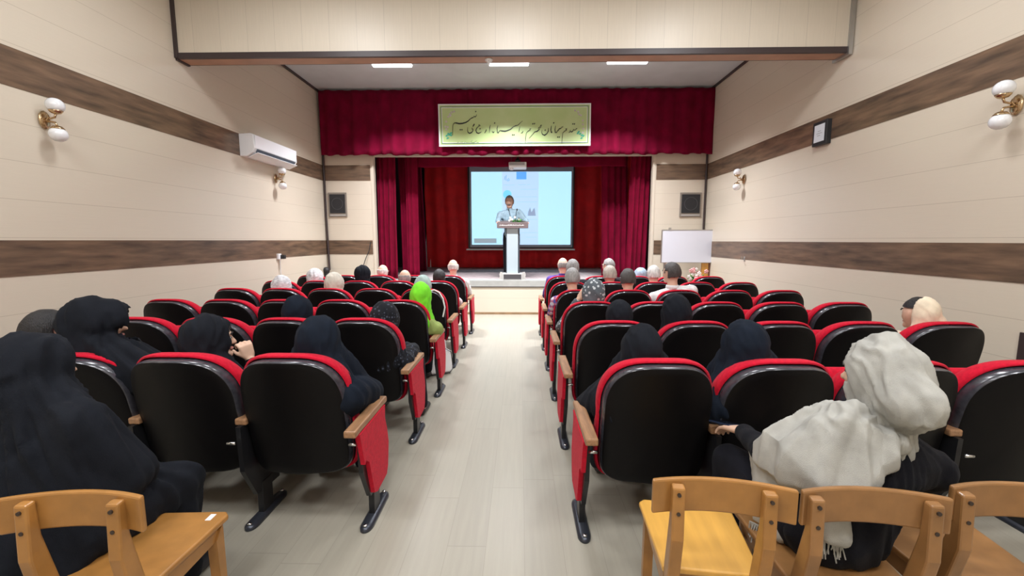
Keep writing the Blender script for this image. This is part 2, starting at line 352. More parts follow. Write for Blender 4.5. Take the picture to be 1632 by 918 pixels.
for y, x0, x1 in ((295, 802, 820), (294.5, 826, 838), (294.2, 840, 845), (302, 830, 856), (314, 822, 856), (322, 824, 856), (350, 822, 856), (371, 828, 857), (378, 838, 856)):
    q = [at(x, y, Y=YSC) for x in (x0, x1)]; box(bm, q[0].x, q[1].x, -.019, -.0162, q[0].z - .006, q[0].z + .006)
link('page_text_lines', bm, em('lit_text_lines', (.40, .56, .80), .75), t)
link('bottom_bar', px_box(743.5, 396.5, 916, 398.8, YSC, -.03, .02), M['whiteplastic'], t)

# projector under the valance
pc = at(825, 265, Y=8.7)
t = thing('projector', 'ceiling projector hanging on a black pole in front of the screen', 'projector', (pc.x, 8.7, 0))
link('housing', B(-.175, .175, -.15, .15, pc.z - .045, pc.z + .06, .012), M['whiteplastic'], t)
link('front_panel', B(-.165, .14, -.158, -.15, pc.z - .005, pc.z + .05), M['greyplastic'], t)
link('pole', T([(0, 0, pc.z + .06), (0, 0, 3.75)], .018), M['blackmetal'], t)
link('pole_bracket', lathe(bmesh.new(), [(.02, 0), (.05, .01), (.055, .05), (.03, .09), (.02, .1)], (0, 0, pc.z + .06)), M['blackmetal'], t)
link('cable', T([(-.03, -.01, 3.7), (-.12, -.02, pc.z + .2), (-.13, -.02, pc.z + .08), (-.06, -.02, pc.z + .06)], .006, 6), M['blackplastic'], t)
link('lens', lathe(bmesh.new(), [(.035, 0), (.04, .03), (.02, .035)], (-.12, -.05, pc.z - .08)), M['whiteplastic'], t)

# ------------------------------------------------------------------ banner
YBN = 8.20
t = thing('welcome_banner', 'light green welcome banner with black calligraphy hung over the valance', 'banner', (0, YBN, 0))
bq = [at(698, 166, Y=YBN), at(942, 164.5, Y=YBN), at(941, 232, Y=YBN), at(700, 233.5, Y=YBN)]
bm = bmesh.new(); prism(bm, [(p.x, p.z) for p in bq], 0, .02, 'y'); link('banner_board', bm, mat('pale_green_print', (.60, .74, .38), .5, noise_amt=.12, scale=1.6, col2=(.48, .66, .25)), t)
def inset_quad(px, y0, y1):
    q = [at(698 + px, 166 + px, Y=YBN), at(942 - px, 164.5 + px, Y=YBN), at(941 - px, 232 - px, Y=YBN), at(700 + px, 233.5 - px, Y=YBN)]
    return [(p.x, p.z) for p in q]
def ring(px0, px1, y0, y1):
    a, b = inset_quad(px0, 0, 0), inset_quad(px1, 0, 0); bm = bmesh.new()
    for i in range(4):
        j = (i + 1) % 4; prism(bm, [a[i], a[j], b[j], b[i]], y0, y1, 'y')
    return bm
link('white_border', ring(0, 2.0, -.004, .0), mat('white_print', (.80, .84, .82), .4), t)
link('green_border_line', ring(4.0, 4.9, -.004, .0), mat('dark_green_print', (.10, .22, .14), .4), t)
link('white_border_line', ring(5.3, 6.3, -.004, .0), mat('white_line_print', (.85, .90, .85), .4), t)
def stroke(bm, pts, ox, k=1.0, y=-.006, yb=0):
    """one pen stroke: (x, y, width) read off the banner, laid on it as a thin raised ribbon"""
    P = [(at(ox + x / 11.478, 160 + yy / 11.478, Y=YBN), wd / 11.478 * 8.2 / 670 * .5 * k) for x, yy, wd in pts]
    L_, R_ = [], []
    for i, (p, wd) in enumerate(P):
        a, b = P[max(0, i - 1)][0], P[min(len(P) - 1, i + 1)][0]; d = Vector((b.x - a.x, 0, b.z - a.z)).normalized(); nn = Vector((-d.z, 0, d.x)) * wd
        L_.append((p.x + nn.x, p.z + nn.z)); R_.append((p.x - nn.x, p.z - nn.z))
    for i in range(len(P) - 1): prism(bm, [L_[i], L_[i + 1], R_[i + 1], R_[i]], y, y + .005, 'y')
def dot(bm, x, y, ox, s=13):
    p = at(ox + x / 11.478, 160 + y / 11.478, Y=YBN); r = s / 11.478 * 8.2 / 670
    prism(bm, [(p.x - r * .55, p.z), (p.x + r * .1, p.z + r * .7), (p.x + r * .55, p.z), (p.x - r * .1, p.z - r * .7)], -.006, -.001, 'y')
W = [
 (690, [(800, 255, 4), (793, 285, 8), (768, 305, 16), (750, 288, 8), (742, 312, 10), (715, 322, 14), (690, 335, 10), (650, 375, 13), (600, 405, 17), (540, 422, 20), (480, 427, 20), (430, 415, 18), (400, 412, 10), (378, 428, 7), (366, 458, 6), (362, 540, 6), (359, 640, 5)]),
 (690, [(758, 430, 14), (748, 452, 16), (728, 480, 8)]), (690, [(715, 500, 6), (714, 528, 12), (732, 522, 12), (730, 560, 10), (706, 590, 15), (672, 603, 18), (643, 588, 13), (632, 545, 7), (640, 490, 4)]),
 (690, [(830, 458, 6), (852, 448, 12), (868, 462, 8), (832, 478, 8), (800, 510, 10), (786, 550, 13), (800, 590, 17), (832, 603, 17), (866, 592, 10), (888, 572, 4)]),
 (690, [(980, 535, 6), (968, 565, 10), (944, 598, 6)]),
 (770, [(60, 530, 6), (48, 562, 11), (24, 600, 5)]), (770, [(132, 452, 5), (120, 500, 11), (114, 592, 4)]), (770, [(207, 570, 6), (185, 590, 16), (164, 572, 6), (172, 560, 4)]),
 (770, [(268, 458, 5), (254, 515, 11), (260, 590, 10), (275, 596, 16), (292, 570, 8), (312, 552, 10), (345, 560, 17), (400, 566, 18), (440, 555, 16), (500, 530, 13), (556, 482, 8), (600, 462, 12), (630, 458, 8), (655, 436, 9), (690, 402, 6), (722, 376, 4)]),
 (770, [(674, 478, 5), (661, 530, 10), (652, 586, 4)]), (770, [(733, 560, 6), (718, 588, 11), (690, 602, 5)]),
 (770, [(878, 515, 6), (852, 530, 16), (858, 548, 10), (822, 562, 8), (793, 592, 6), (782, 640, 7), (776, 700, 8), (772, 782, 4)]),
 (770, [(1040, 480, 8), (1005, 515, 9), (1030, 528, 12), (985, 568, 18), (942, 578, 10), (900, 628, 7), (838, 695, 5)]),
 (860, [(40, 455, 12), (14, 462, 14), (26, 484, 8), (-4, 520, 6)]),
 (860, [(160, 508, 7), (160, 560, 10), (132, 610, 15), (90, 638, 20), (52, 622, 14), (38, 585, 8), (46, 540, 4)]),
 (860, [(216, 465, 5), (205, 530, 11), (209, 590, 9), (222, 592, 14), (228, 566, 5)]),
 (860, [(292, 465, 5), (280, 535, 11), (288, 592, 14), (308, 590, 12), (330, 552, 9), (348, 556, 12), (342, 530, 6), (368, 520, 12), (395, 510, 7), (412, 486, 8), (430, 484, 6)]),
 (860, [(502, 515, 6), (480, 528, 16), (492, 546, 10), (455, 562, 8), (424, 600, 6), (414, 680, 7), (406, 792, 4)]),
 (860, [(688, 515, 10), (668, 520, 12), (662, 540, 7), (635, 548, 10), (622, 528, 12), (612, 558, 10), (588, 578, 18), (562, 572, 8), (558, 540, 5)]), (860, [(562, 545, 5), (556, 580, 10), (530, 592, 4)])]
bm = bmesh.new()
for ox, pts in W: stroke(bm, pts, ox, 1.15)
for x, y, ox in ((783, 205, 690), (500, 538, 690), (532, 538, 690), (862, 520, 690), (212, 415, 770), (538, 632, 770), (567, 632, 770), (908, 430, 770), (940, 427, 770), (102, 545, 860), (258, 412, 860), (331, 672, 860), (360, 672, 860), (606, 432, 860), (636, 432, 860)): dot(bm, x, y, ox, 22)
link('calligraphy', bm, mat('black_ink_print', (.015, .025, .02), .4), t)
bm = bmesh.new()
for ox, pts in ((690, [(440, 800, 4), (452, 770, 5), (466, 760, 5), (470, 775, 4)]), (690, [(500, 765, 4), (520, 772, 6), (545, 758, 5), (552, 785, 4)]), (690, [(570, 782, 5), (592, 760, 5), (610, 772, 5), (690, 768, 5), (722, 730, 4)]), (690, [(700, 772, 5), (740, 776, 6), (768, 764, 6), (800, 738, 4)]), (690, [(800, 772, 4), (840, 770, 5)])): stroke(bm, pts, ox, 1.3)
link('small_script_line', bm, mat('olive_ink_print', (.20, .34, .10), .4), t)
for s, ox, lv, fl in ((1, 690, [(300, 630), (330, 600), (280, 610), (250, 650), (270, 690), (330, 640)], [(385, 205), (340, 220), (310, 255), (320, 280), (280, 300), (245, 390), (230, 480), (270, 490), (245, 530)]),
                      (2, 860, [(700, 600), (715, 575), (740, 610), (770, 640), (800, 650), (765, 690)], [(650, 185), (705, 210), (720, 255), (755, 275), (790, 370), (790, 440), (800, 520), (790, 590)])):
    bm = bmesh.new()
    for i, (x, y) in enumerate(lv): stroke(bm, [(x - 22, y + 16 - 8 * (i % 2), 4), (x, y, 34), (x + 24, y - 18 + 6 * (i % 3), 5)], ox)
    link('printed_leaves', bm, M.setdefault('teal_print', mat('teal_print', (.06, .45, .30), .4)), t)
    bm = bmesh.new()
    for i, (x, y) in enumerate(fl):
        for k in range(5):
            a = k * 1.257 + i; stroke(bm, [(x, y, 6), (x + 14 * math.cos(a), y + 14 * math.sin(a), 14), (x + 22 * math.cos(a), y + 22 * math.sin(a), 4)], ox)
    link('printed_blossoms', bm, M.setdefault('blush_print', mat('blush_print', (.72, .68, .66), .4)), t)

# ------------------------------------------------------------------ lectern
YL = 8.8; lx = -.17
t = thing('lectern', 'white lectern with a dark top and lettered front board, at the stage edge', 'lectern', (lx, YL, ZS))
def lz(y): return at(817, y, Y=8.72).z - ZS
link('base_plinth', B(-.20, .20, -.26, .14, 0, .13, .006), mat('grey_white_plinth', (.52, .50, .48), .4), t)
link('base_front_panel', B(-.18, .18, -.268, -.26, .02, .115), mat('dark_base_panel', (.06, .055, .06), .5), t)
for s in (-1, 1):
    bm = bmesh.new(); prism(bm, [(s * .20, .0), (s * .275, .0), (s * .265, .06), (s * .275, .10), (s * .255, .155), (s * .20, .15)], -.12, -.10, 'y'); link('acrylic_wing', bm, mat('frosted_acrylic', (.48, .46, .43), .25), t)
bm = bmesh.new(); box(bm, -.118, .112, -.16, .06, .13, 1.06, .004); link('column', bm, mat('pale_blue_white_panel', (.40, .47, .51), .35), t)
for s in (-.124, .128): link('column_side', B(s - .010, s + .016, -.14, .09, .13, 1.06), mat('dark_column_side', (.05, .06, .075), .4), t)
bm = bmesh.new(); prism(bm, [(-.20, 1.055), (-.215, 1.155), (.22, 1.22), (.25, 1.06)], -.31, .315, 'x'); link('top_desk', bm, mat('taupe_desk', (.13, .095, .095), .5), t)
link('sign_board', B(-.315, .32, -.225, -.205, 1.05, 1.165, .004), mat('taupe_sign', (.15, .11, .11), .45), t)
bm = bmesh.new()
random.seed(5)
x = .235
while x > -.235:          # one line of small white script read right to left
    wd = random.choice((.028, .034, .022)); y0 = 1.105
    pts = [(x, -.229, y0 + random.uniform(0, .018)), (x - wd * .4, -.229, y0 - .006), (x - wd * .8, -.229, y0 + random.uniform(-.004, .006)), (x - wd, -.229, y0 + random.uniform(-.012, .02))]
    tube(bm, pts, .0045, 5)
    if random.random() < .5: box(bm, x - wd * .6, x - wd * .6 + .007, -.232, -.226, y0 + .018, y0 + .025)
    x -= wd + .004
link('sign_lettering', bm, mat('white_lettering', (.9, .9, .88), .4), t)
for dx, a in ((-.05, -.06), (.06, .05)):
    link('microphone_stem', T([(dx, .05, 1.19), (dx, .04, 1.3), (dx + a * .3, .0, 1.38), (dx + a * .5, -.0, 1.42)], .006, 8), M['blackmetal'], t)
    bm = bmesh.new(); ell(bm, (dx + a * .6, 0, 1.435), (.016, .02, .024)); link('microphone_head', bm, M['blackplastic'], t, True)
# flowers on the lectern
t = thing('flower_arrangement', 'small bouquet of white blossoms and green leaves lying on the lectern', 'flowers', (lx + .04, YL - .06, ZS + 1.175))
bm = bmesh.new(); random.seed(2)
def leaf(bm, p, d, ln, wd):
    d = Vector(d).normalized(); s = d.cross(Vector((0, 0, 1)))
    s = s.normalized() if s.length > .1 else Vector((1, 0, 0)); nrm = s.cross(d)
    vs = []
    for k, wk in ((0, .15), (.3, .8), (.6, .9), (.85, .5), (1, .05)):
        c0 = Vector(p) + d * ln * k + Vector((0, 0, -.25 * ln * k * k))
        vs.append((bm.verts.new(c0 + s * wd * wk * .5 + nrm * .002), bm.verts.new(c0 - s * wd * wk * .5 + nrm * .002), bm.verts.new(c0 - nrm * .003)))
    for a, b in zip(vs, vs[1:]):
        bm.faces.new((a[0], b[0], b[1], a[1])); bm.faces.new((a[0], a[2], b[2], b[0])); bm.faces.new((a[1], b[1], b[2], a[2]))
for k in range(26): a = random.uniform(0, 6.28); leaf(bm, (random.uniform(-.05, .12), random.uniform(-.03, .03), 0), (math.cos(a), math.sin(a) * .6, random.uniform(.2, 1.2)), random.uniform(.07, .13), .03)
link('leaves', bm, M['leaf'], t)
def blossom(bm, c, r, k=6):
    for i in range(k):
        a = i * 6.28 / k + c[0] * 50; ell(bm, (c[0] + r * .55 * math.cos(a), c[1] - r * .1, c[2] + r * .55 * math.sin(a)), (r * .42, r * .25, r * .42), None, 1)
    ell(bm, (c[0], c[1] - r * .25, c[2]), r * .28, None, 1)
for k in range(7):
    bm = bmesh.new(); blossom(bm, (random.uniform(-.11, .12), random.uniform(-.07, -.02), random.uniform(.02, .10)), .026); link('blossom', bm, M['petal_white'], t, True)

# ------------------------------------------------------------------ fixtures on walls and ceiling
def ceiling_tube(x, y, z, label, group, L=.66):
    t = thing('tube_light', label, 'lamp', (x, y, z), 0, group)
    link('housing', B(-L / 2, L / 2, -.06, .06, -.02, 0, .004), M['whiteplastic'], t)
    bm = bmesh.new(); box(bm, -L / 2 + .01, L / 2 - .01, -.045, .045, -.05, -.02, .012); link('diffuser', bm, M['tube'], t)
    d = bpy.data.lights.new('tube_light_lamp', 'AREA'); d.shape = 'RECTANGLE'; d.size = L; d.size_y = .08; d.energy = TUBE_W; d.spread = R(114); d.color = TUBE_COL
    o = bpy.data.objects.new('tube_light_lamp', d); C.objects.link(o); o.parent = t; o.location = (0, 0, -.055)
for (px_, py_, nm) in ((625, 105, 'left'), (811, 103, 'middle'), (1000, 100, 'right')):
    p = at(px_, py_, Z=4.33); ceiling_tube(p.x, p.y, ZC, 'lit white tube light on the ceiling behind the bulkhead, the %s one of three' % nm, 'ceiling tube lights')
def ceiling_panel(x, y):
    t = thing('ceiling_panel_light', 'lit square panel light on the ceiling above the audience', 'lamp', (x, y, ZC), 0, 'panel lights over the audience')
    link('frame', B(-.31, .31, -.31, .31, -.02, 0, .004), M['whiteplastic'], t)
    link('diffuser', B(-.28, .28, -.28, .28, -.026, -.02), M['panel'], t)
    d = bpy.data.lights.new('panel_lamp', 'AREA'); d.shape = 'SQUARE'; d.size = .55; d.energy = ROOM_W * (1.0 if y > 2 else 1); d.spread = R(180); d.color = ROOM_COL
    o = bpy.data.objects.new('panel_lamp', d); C.objects.link(o); o.parent = t; o.location = (0, 0, -.03)
for yy in (-.6, .5, 3.4):
    for xx in (-2.2, -.1, 2.0): ceiling_panel(xx, yy)
p = at(779, 96, Y=YB0 + .08)
t = thing('smoke_detector', 'small white dome detector under the bulkhead beside the middle tube', 'detector', (p.x, YB0 + .09, ZB - .004))
link('dome', lathe(bmesh.new(), [(.045, 0), (.045, -.012), (.03, -.03), (.012, -.036), (.012, -.055), (.006, -.06)]), M['whiteplastic'], t, True)
link('indicator', B(-.004, .004, -.034, -.03, -.03, -.024), M['greyplastic'], t)

def sconce(side, y, label, s=1.0):
    X = XL if side < 0 else XR; d = -side
    t = thing('wall_sconce', label, 'wall lamp', (X, y, 2.48))
    bm = bmesh.new(); ell(bm, (d * .012, 0, 0), (.014, .045, .075)); link('backplate', bm, M['brass'], t, True)
    for u in (1, -1):
        a = link('arm', T([(d * .01, 0, u * .01), (d * .06, 0, u * .012), (d * .10, 0, u * .02), (d * .115, 0, u * .05)], .008, 8), M['brass'], t, True)
        link('cup', lathe(bmesh.new(), [(.012, u * .045), (.03, u * .052), (.042, u * .066), (.046, u * .075), (.03, u * .07)], (d * .115, 0, 0)), M['brass'], t, True)
        bm = bmesh.new(); ell(bm, (d * .115, 0, u * .115), (.061, .061, .058), None, 3); link('globe_shade', bm, M['globe'], t, True)
    link('finial', T([(d * .06, -.03, -.01), (d * .09, -.035, .012), (d * .075, -.03, .03)], .006, 6), M['brass'], t)
sconce(-1, 3.5, 'brass twin globe wall lamp on the left wall, the near one below the band')
sconce(-1, 6.78, 'brass twin globe wall lamp on the left wall under the air conditioner')
sconce(1, 3.27, 'brass twin globe wall lamp at the right edge of the photo')
sconce(1, 7.05, 'brass twin globe wall lamp on the right wall near the stage')

t = thing('air_conditioner', 'white split air conditioner mounted on the left wall', 'air conditioner', (XL, 5.95, 2.67))
prof = [(.0, .0), (.0, .30), (.17, .31), (.205, .29), (.215, .11), (.185, .055), (.10, .0)]
bm = bmesh.new(); prism(bm, prof, 0, 1.12, 'y'); o = link('casing', bm, M['whiteplastic'], t); bv = o.modifiers.new('b', 'BEVEL'); bv.width = .008; bv.segments = 2
bm = bmesh.new(); prism(bm, [(.217, .112), (.222, .285), (.216, .29), (.210, .115)], .02, 1.10, 'y'); link('front_panel', bm, mat('glossy_white', (.88, .90, .93), .15), t)
bm = bmesh.new(); prism(bm, [(.196, .052), (.222, .10), (.216, .104), (.19, .058)], .06, 1.06, 'y'); link('vent_slot', bm, mat('dark_vent', (.08, .10, .13), .5), t)
bm = bmesh.new(); prism(bm, [(.10, -.012), (.235, .048), (.233, .055), (.10, -.004)], .04, 1.08, 'y'); link('air_flap', bm, mat('white_flap', (.82, .84, .86), .3), t)

def hx(side): return XL if side < 0 else XR
# framed notice on the right wall
t = thing('wall_frame', 'small black framed white notice on the right wall band', 'picture frame', (XR, 5.27, 2.76))
link('frame', B(-.06, 0, -.12, .12, -.13, .15, .006), M['blackplastic'], t)
link('notice', B(-.064, -.0605, -.085, .085, -.09, .11), mat('white_notice', (.75, .80, .86), .3), t)
bm = bmesh.new()
for k, (a, b) in enumerate(((-.03, .02), (-.05, .04), (-.02, .03))): box(bm, -.066, -.064, a, b, .03 - k * .025, .036 - k * .025)
link('printed_lines', bm, M['greyplastic'], t)
# coat hook right, camera and socket left
p = at(1187, 411, X=XR)
t = thing('coat_hook', 'small metal hook under the band on the right wall', 'hook', (XR, p.y, 1.2))
link('backplate', B(-.008, 0, -.02, .02, -.04, .04, .002), M['steel'], t); link('hook_arm', T([(-.005, 0, .01), (-.05, 0, 0), (-.07, -.03, .02), (-.075, -.05, .04)], .006, 6), M['steel'], t)
t = thing('wall_socket', 'white wall socket with black plug under the left wall band', 'socket', (XL, 6.72, 1.24))
link('faceplate', B(0, .035, -.045, .045, -.045, .045, .006), M['whiteplastic'], t); link('plug', B(.035, .10, .01, .06, -.04, .025, .006), M['blackplastic'], t)
link('cable', T([(.03, 0, -.04), (.02, .02, -.3), (.03, .0, -.9)], .006, 6), M['whiteplastic'], t)

# speakers let into the stage wall
for (x0, y0, x1, y1, nm) in ((523, 307, 554, 346, 'left'), (1084, 307, 1116, 346, 'right')):
    a, b = at(x0, y0, Y=YS), at(x1, y1, Y=YS); cx, cz = (a.x + b.x) / 2, (a.z + b.z) / 2; hw, hh = (b.x - a.x) / 2, (a.z - b.z) / 2
    t = thing('wall_speaker', 'square black loudspeaker in a metal frame on the wall %s of the stage' % nm, 'loudspeaker', (cx, YS, cz), 0, 'wall speakers')
    link('frame', B(-hw, hw, -.02, 0, -hh, hh, .004), mat('aged_metal_frame', (.30, .27, .24), .4, metal=.5), t)
    link('grille', B(-hw + .03, hw - .03, -.032, -.02, -hh + .075, hh - .035, .004), mat('black_grille', (.018, .018, .02), .7, bump=.4, bscale=500), t)
    bm = bmesh.new(); r0 = min(hw, hh) * .62
    for k in range(32):
        a0, a1 = k * math.pi / 16, (k + 1) * math.pi / 16
        prism(bm, [(r * math.cos(q), .02 + r * math.sin(q)) for r, q in ((r0, a0), (r0, a1), (r0 * .93, a1), (r0 * .93, a0))], -.036, -.032, 'y')
    link('cone_ring', bm, mat('dark_grey_ring', (.07, .07, .075), .5), t)
    link('badge_strip', B(-hw + .03, hw - .03, -.03, -.02, -hh + .022, -hh + .05), mat('grey_strip', (.42, .40, .38), .4), t)

# whiteboard, easel, flowers
t = thing('whiteboard', 'blank white board standing on a wooden easel at the right wall', 'whiteboard', (3.19, 8.1, 0))
a, b = at(1055.5, 367, Y=8.1), at(1133.5, 418, Y=8.1)
link('panel', B(a.x - 3.19, b.x - 3.19, -.02, 0, b.z, a.z), mat('board_white', (.72, .74, .82), .3), t)
bm = bmesh.new(); x0, x1, z0, z1 = a.x - 3.19, b.x - 3.19, b.z, a.z
for q in ((x0 - .01, x1 + .01, z1, z1 + .012), (x0 - .01, x1 + .01, z0 - .012, z0), (x0 - .012, x0, z0, z1), (x1, x1 + .012, z0, z1)): box(bm, q[0], q[1], -.025, .003, q[2], q[3])
link('frame', bm, M['steel'], t)
link('leg', B(x1 - .17, x1 - .05, .003, .05, 0, z1), mat('orange_wood', (.58, .28, .06), .45, noise_amt=.2), t); link('leg', B(x1 - .04, x1 - .0, .003, .05, 0, z1 - .02), mat('dark_wood_post', (.16, .06, .03), .5), t)
link('leg', B(x0 + .06, x0 + .1, .003, .05, 0, z1 - .02), M['steel'], t); link('clip', B(x0 + .12, x0 + .16, -.028, 0, z1, z1 + .05), M['steel'], t)
t = thing('flower_basket', 'basket of pink and white artificial flowers on a stand below the board', 'flowers', (3.13, 7.55, 0))
link('stand', lathe(bmesh.new(), [(.16, 0), (.16, .02), (.03, .04), (.03, .62), (.15, .64), (.15, .66)]), M['skirting'], t)
link('pot', lathe(bmesh.new(), [(.07, .66), (.085, .70), (.11, .79), (.115, .80), (.10, .80)]), M['pot'], t, True)
bm = bmesh.new(); random.seed(12)
for k in range(40): a = random.uniform(0, 6.28); leaf(bm, (.03 * math.cos(a), .03 * math.sin(a), .79), (math.cos(a), math.sin(a), random.uniform(.3, 1.6)), random.uniform(.12, .2), .045)
link('leaves', bm, M['leaf'], t)
for k in range(22):
    a = random.uniform(0, 6.28); r = random.uniform(.03, .19); bm = bmesh.new(); blossom(bm, (r * math.cos(a), r * math.sin(a) * .7 - .04, .84 + random.uniform(0, .18) - r * .3), random.uniform(.032, .045), 5)
    link('blossom', bm, M['petal_pink'] if k % 2 else M['petal_white'], t, True)
t = tag(link('loose_cable', T([at(591, 385, Y=8.42), at(588, 400, Y=8.40), at(583, 412, Y=8.38), at(577, 430, Y=8.36)], .008, 6), M['blackplastic']), 'thin black cable hanging down beside the left stage jamb', 'cable')
q = at(520, 431, Y=8.3); bm = bmesh.new(); ell(bm, (0, 0, 0), (.07, .06, .07)); box(bm, -.05, .05, -.03, .06, -.16, -.03, .01)
t = thing('floor_fan', 'dark rounded device at the foot of the left corner pipe', 'device', (q.x, q.y, 0)); link('head', bm, M['blackplastic'], t, True, (0, 0, q.z)); link('post', T([(0, 0, 0), (0, 0, q.z - .1)], .015, 8), M['blackmetal'], t); link('base', lathe(bmesh.new(), [(.14, 0), (.14, .015), (.03, .03)]), M['blackmetal'], t)

# ------------------------------------------------------------------ theatre seats
HW = .262
def outline(grow=0, n=72, top=.935, bot=.295):
    pts = []; zc, hh, = (top + bot) / 2, (top - bot) / 2
    for k in range(n):
        a = 2 * math.pi * k / n; ca, sa = math.cos(a), math.sin(a)
        if sa >= 0:   # broad arched top
            x = math.copysign(abs(ca) ** .62, ca) * (HW + grow); z = .70 + (top + grow - .70) * abs(sa) ** .92
        else:         # squarer bottom with rounded corners
            x = math.copysign(abs(ca) ** .24, ca) * (HW + grow ); z = .70 - (.70 - bot + grow * .3) * abs(sa) ** .24
        pts.append((x, z))
    return pts
def recline(x, y, z): return (x, y + (.95 - z) * .20 + .07 * (x / HW) ** 2, z)
def puffed(layers, grow=0, zc=.66):
    bm = bmesh.new(); base = outline(grow); prev = None
    for s, y in layers:
        if s == 0: rg = [bm.verts.new(recline(0, y, zc))]
        else: rg = [bm.verts.new(recline(x * s, y, zc + (z - zc) * (1 - (1 - s) * .8))) for x, z in base]
        if prev:
            n_ = max(len(prev), len(rg))
            for k in range(n_):
                j = (k + 1) % n_
                f = [prev[k % len(prev)]] + ([prev[j]] if len(prev) > 1 else []) + ([rg[j]] if len(rg) > 1 else []) + [rg[k % len(rg)]]
                try: bm.faces.new(f)
                except ValueError: pass
        prev = rg
    return bm
CM = {}
def cm(key, bm, m, smooth=True):
    if key not in CM:
        me = bpy.data.meshes.new(key); bm = bm(); bmesh.ops.recalc_face_normals(bm, faces=bm.faces); bm.to_mesh(me); bm.free(); me.materials.append(m)
        if smooth:
            for p_ in me.polygons: p_.use_smooth = True
        CM[key] = me
    return CM[key]
def part(name, key, bm, m, parent, loc=None, smooth=True):
    o = bpy.data.objects.new(name, cm(key, bm, m, smooth)); C.objects.link(o); o.parent = parent
    if loc is not None: o.location = loc
    return o
def shell_bm(): return puffed([(0, .012), (.5, .010), (.8, .006), (.945, .003), (.965, .006)], 0)
def rim_bm(): return puffed([(.965, .006), (.98, .010), (.994, .022), (1.0, .045), (1.0, .062)], 0)
def cush_bm(): return puffed([(.97, .05), (1.0, .048), (1.02, .06), (1.022, .085), (1.005, .115), (.96, .13), (.8, .138), (.5, .13), (0, .125)], .014)
def seat_bm(up):
    bm = B(-.235, .235, 0, .43, -.045, .045, .03)
    for v in bm.verts: v.co.z += .02 * (1 - (v.co.x / .235) ** 2) * (1 if v.co.z > 0 else 0)
    return bm
PANEL = [(.03, .57), (.083, .39), (.10, .405), (.14, .375), (.20, .17), (.245, .15), (.40, .16), (.425, .20), (.45, .33), (.43, .42), (.40, .50), (.41, .57)]
def panel_bm(s): 
    bm = bmesh.new(); prism(bm, PANEL, .0, s * .022, 'x'); return bm
def theatre_seat(X, Y, side, label, aisle=False, wall=False, taken=False, rz=0):
    t = thing('theatre_seat', label, 'seat', (X, Y, 0), rz, 'red and black theatre seats, left block' if side > 0 else 'red and black theatre seats, right block')
    sh = part('back_shell', 'back_shell', shell_bm, M['shell'], t)
    part('rim', 'rim', rim_bm, M['shellrim'], sh)
    part('backrest', 'backrest', cush_bm, M['chairred'], t)
    seat = part('seat', 'seat', lambda: seat_bm(0), M['chairred'], t, (0, .17, .40 if taken else .42))
    pan = part('seat_pan', 'seat_pan', lambda: B(-.225, .225, .01, .41, -.07, -.04, .01), M['shell'], seat)
    if not taken: seat.rotation_euler = (R(68), 0, 0); seat.location = (0, .22, .43)
    sides = [side] + ([-side] if wall else [])
    for s in sides:
        end = aisle and s == side; xs = s * (.335 if end else .275)
        fr = part('side_frame', 'side_frame', lambda: prism(bmesh.new(), [(.10, .57), (.11, .33), (.20, .15), (.40, .14), (.43, .3), (.40, .57)], -.012, .012, 'x'), M['blackmetal'], t, (xs, 0, 0), False)
        part('armrest', 'armrest_end' if end else 'armrest', lambda: B(-.03, .03, -.01 if end else .12, .46, .57, .605, .008), M['armwood'], t, (xs, 0, 0), False)
        part('leg', 'leg', lambda: B(-.016, .016, .235, .325, .02, .2, .003), M['blackmetal'], t, (xs, 0, 0), False)
        fp = part('foot_plate', 'foot_plate', lambda: foot_bm(), M['footmetal'], t, (xs, 0, 0))
        for yy in (.135, .435): part('bolt', 'bolt', lambda: lathe(bmesh.new(), [(.011, 0), (.011, .006), (.006, .010)], (0, 0, .024), 10), M['bolt'], fp, (0, yy, 0))
        part('hinge_bolt', 'hinge_bolt', lambda: T([(-.02, .075, .5), (.02, .075, .5)], .008, 8), M['bolt'], t, (xs - s * .02, 0, 0))
        if end: part('end_panel', 'end_panel_%d' % s, lambda: panel_bm(s), M['chairred'], t, (xs + s * .012, 0, 0), False)
    return t
def foot_bm():
    bm = bmesh.new(); P_ = []
    for k in range(24):
        a = k * math.pi / 12; y = .285 + (.12 if math.sin(a) > 0 else -.12) + .055 * math.sin(a); P_.append((.034 * math.cos(a), y))
    A = [bm.verts.new((x, y, 0)) for x, y in P_]; Bv = [bm.verts.new((x, y, .014)) for x, y in P_]; Cv = [bm.verts.new((x * .6, .285 + (y - .285) * .9, .026)) for x, y in P_]
    bm.faces.new(A[::-1]); bm.faces.new(Cv)
    for u, v in ((A, Bv), (Bv, Cv)):
        for k in range(24): j = (k + 1) % 24; bm.faces.new((u[k], u[j], v[j], v[k]))
    return bm
ROWS_L = [1.88, 2.83, 3.76, 4.68, 5.59, 6.50]; ROWS_R = [1.83, 2.77, 3.69, 4.60, 5.50, 6.41]
LX = [-1.14 - .548 * k for k in range(5)]; RX = [.66 + .563 * k for k in range(5)]
TAKEN_L = {(0, 0), (0, 1), (0, 2), (0, 3), (1, 0), (1, 1), (2, 0), (3, 0), (3, 2), (3, 3), (4, 0), (4, 1), (4, 2), (4, 3), (5, 0), (5, 2)}
TAKEN_R = {(5, 0), (5, 1), (5, 2), (4, 0), (4, 1), (4, 2), (3, 0), (3, 1), (3, 2), (2, 0), (1, 0), (1, 1), (1, 4), (0, 0), (0, 1)}
RN = ['nearest row', 'second nearest row', 'third nearest row', 'fourth nearest row', 'second row from stage', 'front row at stage']
CN = ['on the aisle', 'second from aisle', 'third from aisle', 'fourth from aisle', 'at the wall end']
